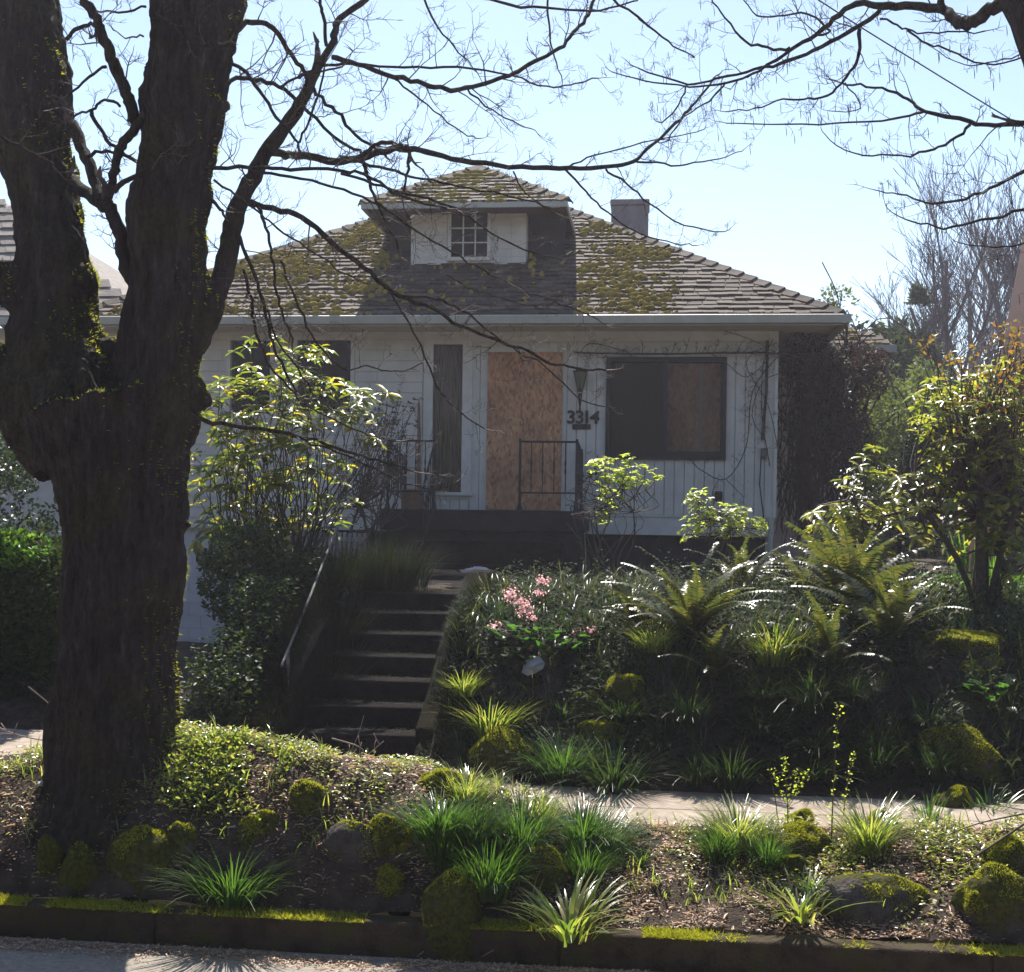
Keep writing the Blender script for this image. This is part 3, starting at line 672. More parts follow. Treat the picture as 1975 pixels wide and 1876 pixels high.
for i in (1, 2):
    B(gx[i]-.011, gx[i]+.011, DWY-.028, DWY-.008, a[2], b[2]).build('muntin', M['trim'], dwin)
    B(a[0], b[0], DWY-.025, DWY-.0085, gz_[i]-.01, gz_[i]+.01).build('muntin', M['trim'], dwin)
# rear wing on the right with its own eave
we = at(1727, 666, 22.3); wz = we[2]; wxr = we[0]
B(XR, wxr-.8, 23.1, 23.3, .3, wz-.1).build('rear_wing_wall', M['siding'], house)
B(wxr-.96, wxr-.8, 23.3, 28, .3, wz-.1).build('rear_wing_wall', M['siding'], house)
mb = MB(); mb.v = [(XR-1, 22.3, wz), (wxr, 22.3, wz), (wxr, 29, wz), (XR-1, 25.2, wz+2.9*SL), (wxr-2.9, 25.2, wz+2.9*SL), (XR-1, 29, wz)]
mb.f = [(0, 1, 4, 3), (1, 2, 4)]; wr_ = mb.build('rear_wing_roof', M['shingle'], house)
B(XR-1, wxr, 22.24, 22.3, wz-.13, wz).build('gutter', M['gutter'], house); B(wxr-.03, wxr+.03, 22.3, 29, wz-.13, wz).build('gutter', M['gutter'], house)
B(XR+.9, wxr-.04, 22.3, 23.1, wz-.1, wz-.08).build('soffit', M['soffit'], house)
place_shingles(22.3, wz, lambda d: XR+.2, lambda d: wxr-d, 11, wr_, nobj=60)
# chimney
ca = at(1178, 392, 24.6); cb = at(1253, 392, 24.6)
mb = MB(); mb.box(ca[0]+.02, cb[0]-.02, 24.3, 25.0, 6.5, ca[2]-.12); mb.box(ca[0], cb[0], 24.28, 25.02, ca[2]-.1199, ca[2]); bevel(tag(mb.build('chimney', M['chimney'], house), 'stubby grey stucco chimney'), .03, 3)
# roof moss
def ico(sub=1):
    bm = bmesh.new(); bmesh.ops.create_icosphere(bm, subdivisions=sub, radius=1); v = np.array([q.co[:] for q in bm.verts]); f = [[q.index for q in fc.verts] for fc in bm.faces]; bm.free(); return v, f
IV, IF = ico(2)
def cushions(pts, name, mat, parent, nvec=nv):
    Vs = []; Fs = []; off = 0
    vars_ = [IV*(1+.35*np.array([noise.noise(Vector(q*2.1)+Vector((i*9., 0, 0))) for q in IV]))[:, None] for i in range(5)]
    for (p, rx, ry, rz) in pts:
        v = vars_[rnd.randrange(5)]; a = rnd.uniform(-.4, .4); ca_, sa_ = math.cos(a), math.sin(a)
        lx_ = v[:, 0]*rx; ly_ = v[:, 1]*ry; lz_ = v[:, 2]*rz
        X = lx_*ca_-ly_*sa_; Yv = lx_*sa_+ly_*ca_
        q = np.array(p)[None]+np.array([1, 0, 0])[None]*X[:, None]+np.array(uv)[None]*Yv[:, None]+np.array(nvec)[None]*lz_[:, None]
        Vs.append(q); Fs.append(np.array(IF)+off); off += len(v)
    return tag(link(name, fastmesh(name, np.concatenate(Vs), np.concatenate(Fs), mat, True), parent), kind='stuff')
pts = []; tuft = []
for r in range(31):
    t = r*.18; yy = EY+t*uv.y; zz = EZ+t*uv.z; d = yy-EY
    nn = int(250)
    for i in range(nn):
        x = rnd.uniform(EL+d+.1, ER-d-.1); q = pj_x = None
        Dp = -x*math.sin(YAW)+yy*math.cos(YAW); px = 987.5+FPX*(x*math.cos(YAW)+yy*math.sin(YAW))/Dp
        big = noise.noise(Vector((x*1.1, yy*1.6, 3)))
        dens = 0
        if px < 745: dens = .5+.9*big if px > 440 else .3+.6*big
        elif 1110 < px < 1300: dens = .72+.8*big-.02*r
        elif 1300 <= px < 1345: dens = .1
        elif px > 1345: dens = .035 if r > 0 else .12
        else: dens = .045
        if rnd.random() < dens:
            s = rnd.uniform(.6, 1.35)*(1 if px < 1300 else .45)*(1.15 if big > .1 else .8)
            pts.append((Vector((x, yy, zz))+nv*.022+uv*rnd.uniform(-.03, .03), .04*s*rnd.uniform(.7, 1.5), .03*s, .052*s))
cushions(pts, 'moss', M['roofmoss'], roof)
pts2 = []
for r in range(10):
    t = r*.18; yy = 19.95+t*uv.y; zz = DZ+t*uv.z; d = yy-19.95
    for i in range(40):
        x = rnd.uniform(DX0+d, DX1-d)
        if DX0+d < DX1-d and rnd.random() < .62+noise.noise(Vector((x*2, yy*2, 9))): s = rnd.uniform(.4, 1.05); pts2.append((Vector((x, yy, zz))+nv*.02, .05*s*1.4, .04*s, .045*s))
cushions(pts2, 'moss', M['roofmoss'], dorm)
pts3 = [(Vector((rnd.uniform(XR+.3, wxr-.2-r*.22), 22.3+r*.214, wz+r*.129))+nv*.02, .07, .05, .045) for r in range(7) for i in range(14)]
cushions(pts3, 'moss', M['roofmoss'], wr_)

# porch
PX0 = P(732, 980, 18.1)[0]; PX1 = P(1128, 980, 18.1)[0]; PY = 18.1
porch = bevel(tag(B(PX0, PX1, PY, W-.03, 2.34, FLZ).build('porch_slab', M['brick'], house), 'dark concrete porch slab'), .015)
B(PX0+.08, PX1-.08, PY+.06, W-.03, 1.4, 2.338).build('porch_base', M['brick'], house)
for i in range(4):
    bevel(B(PX0+.12, PX1-.3, PY-.3*(4-i)+.06, PY+.058, 1.7+i*.16+(.04 if i == 0 else 0), 1.75+(i+1)*.148-.002).build('porch_step', M['brick'], house), .012) if False else None
for i in range(3):
    zt_ = 2.34-.148*(i+1)+.0; bevel(B(PX0+.3, PX1-.3, PY-.3*(i+1), PY-.3*i-.003 if i else PY+.057, 1.5, zt_).build('porch_step', M['shaded_mossyconc'], house), .012)
# railings
def rail_panel(a, b, zt0, zt1, zb0, zb1, nb, label=None, post=(True, True)):
    a = Vector(a); b = Vector(b); r = MB()
    A = Vector((a.x, a.y, FLZ+zt0)); Bt = Vector((b.x, b.y, FLZ+zt1)); A2 = Vector((a.x, a.y, FLZ+zb0)); B2 = Vector((b.x, b.y, FLZ+zb1))
    r.tube([A, Bt], .016, 6); r.tube([A2, B2], .012, 6)
    o = tag(r.build('railing', M['iron'], house), label)
    for i in range(nb):
        t = (i+1)/(nb+1); p = A.lerp(Bt, t); q = A2.lerp(B2, t); m_ = MB()
        h = p.z-q.z; zs = [0, .35, .42, .5, .58, .65, 1]; rr = [.008, .008, .017, .009, .017, .008, .008]
        m_.tube([q.lerp(p, k) for k in zs], rr, 6); m_.build('baluster', M['iron'], o)
    for (pp, top, en) in ((a, zt0, post[0]), (b, zt1, post[1])):
        if en:
            m_ = MB(); m_.tube([(pp.x, pp.y, FLZ-.01), (pp.x, pp.y, FLZ+.05), (pp.x, pp.y, FLZ+.14), (pp.x, pp.y, FLZ+top+.04)], [.045, .035, .02, .02], 8); m_.build('railing_post', M['iron'], o)
    return o
y0 = PY+.08; xl = PX0+.1; x838 = P(838, 900, y0)[0]; x1003 = P(1003, 900, y0)[0]; xr = PX1-.13
rail_panel((xl, y0, 0), (x838, y0, 0), 1.0, 1.0, .26, .26, 4, 'left front railing of black twisted iron')
rail_panel((xl+.0, y0+.02, 0), (xl+.0, W-.08, 0), 1.0, .78, .27, .13, 9, 'left side railing of black twisted iron', (False, True))
rail_panel((x838, y0-.02, 0), (x838-.03, y0-.85, 0), .98, .2, .0, -.55, 6, 'sloping iron stair rail', (False, False))
rail_panel((x1003, y0, 0), (xr, y0, 0), 1.0, 1.0, .26, .26, 4, 'right front railing of black iron')
rail_panel((xr, y0+.02, 0), (xr, W-.08, 0), 1.02, .92, .2, .18, 8, 'right side railing of black twisted iron', (False, True))
# things on the porch
p = P(808, 960, 19.3); q = P(809, 772, 19.55)
mb = MB(); mb.prism([(p[0]-.035, 19.3, FLZ), (p[0]+.035, 19.3, FLZ), (q[0]+.02, 19.5, q[2]-.12), (q[0], 19.5, q[2]), (q[0]-.02, 19.5, q[2]-.12)], (0, 0, 0), (0, .03, 0))
tag(mb.build('leaning_plank', M['wood']), 'narrow pointed brown plank leaning on the wall behind the left porch railing', 'plank')
a = P(776, 980, 19.1); b = P(812, 952, 19.1)
mb = MB(); mb.box(a[0], b[0], 19.0, 19.3, FLZ+.001, b[2]); mb.poly([(a[0], 18.99, b[2]+.001), (b[0], 18.99, b[2]+.001), (b[0]-.03, 18.93, b[2]+.05), (a[0]+.02, 18.93, b[2]+.05)])
tag(mb.build('carton', M['cardboard']), 'dark brown cardboard carton on the porch behind the left railing', 'box')

# ------------------------------------------------------------------ garden steps
stp = thing('garden_steps', (-2.55, 10.8, .49), 'mossy concrete garden steps with shade in their colour, climbing from the pavement to the terrace', 'steps')
for k in range(7):
    yb = 10.83+.41*k; z = .49+.18*(k+1)
    bevel(B(-3.15, -1.98, yb, yb+.44 if k < 6 else 14.2, z-.4, z).build('step', M['shaded_mossyconc'], stp), .018, 2)
for (xa, xb_) in ((-1.977, -1.72), (-3.42, -3.153)):
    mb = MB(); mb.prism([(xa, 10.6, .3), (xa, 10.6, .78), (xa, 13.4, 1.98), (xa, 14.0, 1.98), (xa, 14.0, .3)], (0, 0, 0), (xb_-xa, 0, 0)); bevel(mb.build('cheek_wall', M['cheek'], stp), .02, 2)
tag(B(-3.1, -1.9, 14.203, PY-.93, 1.6, 1.762).build('garden_path', M['shaded_mossyconc']), 'mossy concrete garden path with shade in its colour between the steps and the porch', kind='structure')
# hand rail
hr = thing('hand_rail', tuple(at(560, 1270, 12)), 'thin pale metal hand rail rising beside the garden steps', 'hand rail')
pa = at(543, 1285, 10.9); pb = at(650, 1017, 13.2); pc = at(614, 1019, 13.25)
mb = MB(); mb.tube([pa, pa*.5+pb*.5+np.array([0, 0, -.02]), pb, pc], .012, 8); mb.build('rail', M['pipe'], hr)
for p in (pa*.9+pb*.1, pb): MB().tube([p, (p[0], p[1], gz(p[0], p[1])-.2)], .017, 8).build('post', M['pipe'], hr)
# rubbish on the terrace and bank
def lumpy(name, c, r, mat, seed, sub=3, amp=.4, **kw):
    v, f = ico(sub); d = np.array([1+amp*noise.fractal(Vector(q*1.6)+Vector((seed*3.7, 0, 0)), 1, 2, 3) for q in v]); v = v*d[:, None]*np.array(r)[None]
    o = link(name, fastmesh(name, v, f, mat, True)); o.location = c; return tag(o, **kw)
p = at(922, 1113, 16.5); lumpy('rag', (p[0], p[1], 1.83), (.2, .12, .05), M['rag'], 1, amp=.7, label='pale pinkish cloth crumpled at the foot of the porch steps', cat='cloth')
p = at(845, 1112, 16.4); lumpy('rag', (p[0], p[1], 1.8), (.26, .12, .05), M['cardboard'], 2, amp=.7, label='brown rag heap left of the pale cloth on the terrace', cat='cloth')
p = at(1028, 1285, 11.9)
mb = MB(); n_ = 14
YP_ = gp(1028, 1312)[1]-.12
oc = [at(x, y, YP_+dy) for x, y, dy in ((1007, 1298, 0), (1012, 1278, .05), (1028, 1267, .08), (1040, 1268, .08), (1050, 1280, .05), (1047, 1290, .02), (1030, 1300, -.02), (1018, 1304, -.03))]
cc = at(1030, 1284, YP_-.06)
for i in range(8):
    a, b = oc[i], oc[(i+1) % 8]; m1 = (a+cc)/2+np.array([0, .03*(i % 2), .01]); m2 = (b+cc)/2+np.array([0, .03*((i+1) % 2), .01])
    mb.quad(a, b, m2, m1); mb.tri(m1, m2, cc)
o = mb.build('paper_scrap', M['paper']); so = o.modifiers.new('thick', 'SOLIDIFY'); so.thickness = .006
tag(o, 'crumpled white paper scrap caught in the dark bank right of the garden steps', 'litter')
# ------------------------------------------------------------------ neighbours
nb_ = thing('neighbour_house', (-13.5, 26, 1.5), 'neighbouring house with a pale shake roof seen behind the big trunk', 'house')
a = at(-120, 311, 26); b = at(262, 575, 23); c = at(-400, 600, 23)
mb = MB(); A = Vector(at(0, 385, 26)); dx = Vector(at(242, 552, 23.0)); 
e0 = Vector(at(-300, 612, 22.6)); e1 = Vector(at(285, 612, 22.6)); top = Vector(at(-40, 360, 26.5)); top0 = Vector(at(-300, 360, 26.5))
mb.quad(e0, e1, top, top0); mb.tri(e1, (e1.x, e1.y+8, e1.z), top); mb.quad((e1.x, e1.y+8, e1.z), (e0.x, e0.y+8, e0.z), top0, top)
nr = mb.build('roof', M['nroof'], nb_)
sl_ = (top0-e0); ln = sl_.length; sl_.normalize(); nn_ = Vector((1, 0, 0)).cross(sl_).normalized(); edge = (top-e1); 
for r in range(16):
    p0 = e0+sl_*(ln*r/16); x = p0.x; xe = e1.x+(top.x-e1.x)*r/16
    x = max(x, -16); j = 0
    while x < xe-.1:
        w_ = rnd.uniform(.4, .7); m_ = MB(); q = Vector((x, p0.y, p0.z)); x2 = min(x+w_-.01, xe); q2 = Vector((x2, p0.y, p0.z)); th = rnd.uniform(.02, .04)
        m_.quad(q+nn_*th, q2+nn_*th, q2+sl_*.34, q+sl_*.34); m_.quad(q, q2, q2+nn_*th, q+nn_*th); m_.build('shake', M['nroof'], nr); x += w_
B(e0.x, e1.x-.5, 23.3, 23.6, .5, e1.z-.1).build('wall', M['siding'], nb_); B(e1.x-.8, e1.x-.5, 23.6, 30, .5, e1.z-.1).build('wall', M['siding'], nb_)
B(e0.x, e1.x, 22.52, 22.6, e1.z-.14, e1.z).build('gutter', M['gutter'], nb_)
# rust-red neighbour on the right
rn = thing('red_house', (7.5, 21, 1.8), 'rust-red house with a steep gable at the right edge of the view', 'house')
ga = Vector(at(2006, 520, 19)); gb = Vector(at(1905, 1090, 19)); s_ = (ga.x-gb.x)/(ga.z-gb.z)
mb = MB(); zt_ = 10.2; xt = ga.x+s_*(zt_-ga.z); k = 0
z = 1.6
while z < zt_-.2:
    x = gb.x+s_*(z-gb.z)+.12; xe = 2*xt-x; m_ = MB(); x_ = x
    m_.prism([(x, 19.06, z), (x, 19.0, z), (x+s_*.2, 19.035, z+.198), (x+s_*.2, 19.06, z+.198)], (0, 0, 0), (xe-x-s_*.2, 0, 0)); m_.build('clapboard', M['red'], rn); z += .2; k += 1
mb = MB(); mb.prism([(gb.x+s_*(1.6-gb.z), 19.07, 1.6), (xt, 19.07, zt_), (2*xt-gb.x-s_*(1.6-gb.z), 19.07, 1.6)], (0, 0, 0), (0, .9, 0)); mb.build('gable_body', M['red'], rn)
lo = Vector((gb.x+s_*(1.6-gb.z), 18.7, 1.6)); hi = Vector((xt, 18.7, zt_))
mb = MB(); mb.prism([lo+Vector((-.14, 0, .0)), lo+Vector((.1, 0, 0)), hi+Vector((.0, 0, -.3)), hi+Vector((-.0, 0, .1))], (0, 0, 0), (0, .06, 0)); mb.build('barge_board', M['red'], rn)
mb = MB(); mb.quad(lo+Vector((-.15, 0, 0)), hi+Vector((0, 0, .12)), hi+Vector((0, 1.3, .12)), lo+Vector((-.15, 1.3, 0))); mb.build('roof', M['red'], rn)
# low grey fence behind the left shrub
fn = thing('lattice_fence', tuple(at(600, 1070, 16.6)), 'low weathered grey picket fence half hidden behind the left shrub', 'fence')
xa = at(500, 1030, 16.6)[0]; xb_ = at(705, 1030, 16.6)[0]; x = xa
while x < xb_: bevel(B(x, x+.05, 16.6, 16.62, 1.7, 2.33+rnd.uniform(-.02, .02)).build('picket', M['fence'], fn), .004); x += .068
for zz in (1.9, 2.2): B(xa, xb_, 16.623, 16.66, zz, zz+.06).build('rail', M['fence'], fn)
# ------------------------------------------------------------------ trees
def catmull(pts, sub=4):
    P_ = [np.array(p, float) for p in pts]; out_ = []
    for i in range(len(P_)-1):
        p0 = P_[max(i-1, 0)]; p1 = P_[i]; p2 = P_[i+1]; p3 = P_[min(i+2, len(P_)-1)]
        for k in range(sub):
            t = k/sub; out_.append(.5*((2*p1)+(-p0+p2)*t+(2*p0-5*p1+4*p2-p3)*t*t+(-p0+3*p1-3*p2+p3)*t**3))
    out_.append(P_[-1]); return out_
def pxpath(pts, Y0, Y1):   # (px, py, half width px) list to 3D path, depth running from Y0 to Y1
    n = len(pts); o = []; r = []
    for i, p in enumerate(pts):
        Y = Y0+(Y1-Y0)*i/max(1, n-1); o.append(at(p[0], p[1], Y)); r.append((p[2] if len(p) > 2 else 2)*Y/FPX)
    return o, r
tree = thing('street_tree', tuple(at(225, 1500, 8.2)), 'massive mossy street tree with twin leaders and bare spring branches at the left', 'tree')
tb = MB()
def fat(pts, Y0, Y1, sides=20):
    o, r = pxpath(pts, Y0, Y1); o4 = catmull([np.append(a, b) for a, b in zip(o, r)], 3); tb.tube([q[:3] for q in o4], [q[3] for q in o4], sides)
fat([(228, 1600, 195), (226, 1540, 165), (224, 1480, 138), (222, 1400, 127), (226, 1300, 121), (231, 1200, 118), (239, 1100, 126), (241, 1000, 132), (228, 900, 144), (212, 830, 160), (200, 780, 168)], 8.2, 8.2)
fat([(190, 860, 130), (150, 770, 128), (118, 690, 100), (104, 600, 84), (102, 520, 76), (95, 450, 72), (86, 380, 72), (75, 300, 75), (62, 200, 78), (50, 100, 80), (38, 0, 82), (25, -120, 80), (-10, -420, 72), (-60, -800, 60)], 8.2, 8.6)
fat([(250, 900, 120), (292, 780, 96), (306, 700, 84), (314, 620, 80), (320, 540, 79), (326, 450, 80), (338, 350, 79), (346, 270, 79), (355, 190, 82), (364, 100, 84), (378, 20, 92), (388, -80, 92), (410, -400, 80), (450, -800, 65)], 8.2, 7.9)
fat([(330, 760, 55), (370, 670, 38), (397, 615, 28), (413, 575, 24)], 8.15, 8.2, 14)
fat([(215, 860, 90), (212, 760, 60), (210, 690, 36), (209, 655, 18)], 8.2, 8.2)
fat([(130, 880, 80), (50, 790, 70), (-40, 700, 60), (-130, 600, 55), (-200, 400, 50)], 8.2, 8.0)
for (x, y, r, Y) in ((8, 560, 42, 8.1), (5, 520, 30, 8.1), (428, 205, 16, 7.95), (412, 205, 24, 7.95), (385, 770, 22, 8.1), (378, 740, 24, 8.1), (150, 540, 40, 8.2), (360, 1010, 16, 8.15), (435, 55, 30, 7.9), (300, 1480, 60, 8.1), (150, 1500, 60, 8.1), (335, 1500, 40, 8.1)):
    c = at(x, y, Y); rr = r*Y/FPX; v, f = ico(2); i = len(tb.v); tb.v += [tuple(c+q*rr) for q in v]; tb.f += [tuple(i+k for k in q) for q in f]
tmp = bpy.data.objects.new('tmp', tb.mesh('tmp', M['bark'])); COL.objects.link(tmp)
rm_ = tmp.modifiers.new('r', 'REMESH'); rm_.mode = 'VOXEL'; rm_.voxel_size = .019; sm_ = tmp.modifiers.new('s', 'SMOOTH'); sm_.iterations = 5; sm_.factor = .6
bpy.context.view_layer.update()
me = bpy.data.meshes.new_from_object(tmp.evaluated_get(bpy.context.evaluated_depsgraph_get())); bpy.data.objects.remove(tmp)
cos_ = [v.co.copy() for v in me.vertices]; nos_ = [v.normal.copy() for v in me.vertices]; nc_ = np.zeros((len(cos_), 3), np.float32)
for i_, (q, n) in enumerate(zip(cos_, nos_)):
    a = 0 if n.length < .1 else noise.fractal(Vector((q.x*6, q.y*6, q.z*1.6)), 1, 2, 5)*.035 + noise.fractal(q*2.2, 1, 2, 4)*.05 - abs(noise.noise(Vector((q.x*17, q.y*17, q.z*3.2))))*.05 - abs(noise.noise(Vector((q.x*34, q.y*34, q.z*8))))*.02
    nc_[i_] = q + n*a
me.vertices.foreach_set('co', nc_.ravel()); me.update()
me.polygons.foreach_set('use_smooth', [True]*len(me.polygons)); me.materials.clear(); me.materials.append(M['bark']); me.name = 'trunk'
trunk = link('trunk', me, tree)
# moss fringe on the trunk, denser on its right edges
tv_ = np.array([v.co[:] for v in me.vertices]); tn_ = np.array([v.normal[:] for v in me.vertices])
w_ = (tn_[:, 0]*.7+tn_[:, 2]*1.2+tn_[:, 1]*.5+.25); sel = np.where(rs.rand(len(tv_)) < np.clip(w_-.35, 0.0, 1)*.4)[0]
sel = sel[(np.array([noise.noise(Vector(tv_[i]*1.8)) for i in sel]) > -.08)]
D_ = tn_[sel]+rdir(len(sel))*.5-np.array([0, 0, .2]); V_, F_ = scatter(tv_[sel], D_, rdir(len(sel)), rs.uniform(.012, .035, len(sel)), .009, TUFT_V, TUFT_F)
tag(link('moss', fastmesh('moss', V_, F_, M['moss']), trunk), kind='stuff')

class Twigs:
    def __init__(s): s.m = MB(); s.tips = []
    def sub(s, p, d, L, r, lev, droop=.0, kids=4, jit=.35):
        n = 5 if lev < 2 else 3; pts = [np.array(p, float)]; d = np.array(d, float); d /= np.linalg.norm(d)
        for i in range(n):
            d = d + np.array([rnd.gauss(0, jit*.5), rnd.gauss(0, jit*.4), rnd.gauss(0, jit*.4)+.09-droop]); d /= np.linalg.norm(d); pts.append(pts[-1]+d*L/n)
        s.m.tube(pts, [max(r*(1-.75*i/n), .0012) for i in range(n+1)], 4 if lev < 1 else 3, False)
        if lev < 2:
            for k in range(kids if lev == 0 else 3):
                t = rnd.uniform(.2, 1)*n; i = min(int(t), n-1); q = pts[i]+(pts[i+1]-pts[i])*(t-i)
                dd = (pts[i+1]-pts[i]); dd = dd/np.linalg.norm(dd); e = np.array([rnd.gauss(0, 1), rnd.gauss(0, 1), rnd.gauss(0, 1)]); e -= dd*e.dot(dd); e /= np.linalg.norm(e)+1e-9
                s.sub(q, dd*.6+e*.75, L*rnd.uniform(.3, .6), r*.62, lev+1, droop, kids, jit)
        s.tips.append((pts[-1], d))
    def along(s, path, rad, step=.16, Lm=.55, droop=0, kids=4, start=.1, jit=.35, rmin=.0025):
        path = [np.array(q) for q in path]; acc = 0; tot = sum(np.linalg.norm(path[i+1]-path[i]) for i in range(len(path)-1)); done = 0
        for i in range(len(path)-1):
            seg = path[i+1]-path[i]; L = np.linalg.norm(seg)
            if L < 1e-6: continue
            t = seg/L; pos = 0
            while acc + (L-pos) > step:
                pos += step-acc; acc = 0; fr_ = (done+pos)/tot
                if fr_ > start:
                    e = np.array([rnd.gauss(0, 1), rnd.gauss(0, .8), rnd.gauss(.12, 1)]); e -= t*e.dot(t); e /= np.linalg.norm(e)+1e-9
                    s.sub(path[i]+t*pos, t*rnd.uniform(.3, .9)+e, Lm*rnd.uniform(.35, 1.1)*(1.15-.55*fr_), max(rmin, min(rad[i]*.4, .006)), 0, droop, kids, jit)
                acc = 0 if True else acc; 
                step_ = step
            acc += L-pos; done += L
tw = Twigs()
def branch(pts, Y0, Y1, step=.15, Lm=.45, parent=tree, twg=None, start=.1, droop=0, mat='bark', nm='branch', kids=4):
    """pts in photo bearings; half widths run from first to last"""
    o, r = pxpath(pts, Y0, Y1); q = catmull([np.append(a, b) for a, b in zip(o, r)], 4)
    pth = [u[:3] + np.array([rnd.gauss(0, .006), 0, rnd.gauss(0, .006)]) for u in q]; rad = [max(.002, u[3]) for u in q]
    MB().tube(pth, [k_*rnd.uniform(.92, 1.1) for k_ in rad], 14 if rad[0] > .04 else 8 if rad[0] > .015 else 6).build(nm, M[mat], parent, True)
    (twg or tw).along(pth, rad, step, Lm, droop, kids, start)
    (twg or tw).sub(pth[-1], pth[-1]-pth[-2], Lm*.4, rad[-1], 1, droop)
def wpts(pts, w0, w1):
    n = len(pts); return [(x, y, (w0+(w1-w0)*i/(n-1))/2) for i, (x, y) in enumerate(pts)]
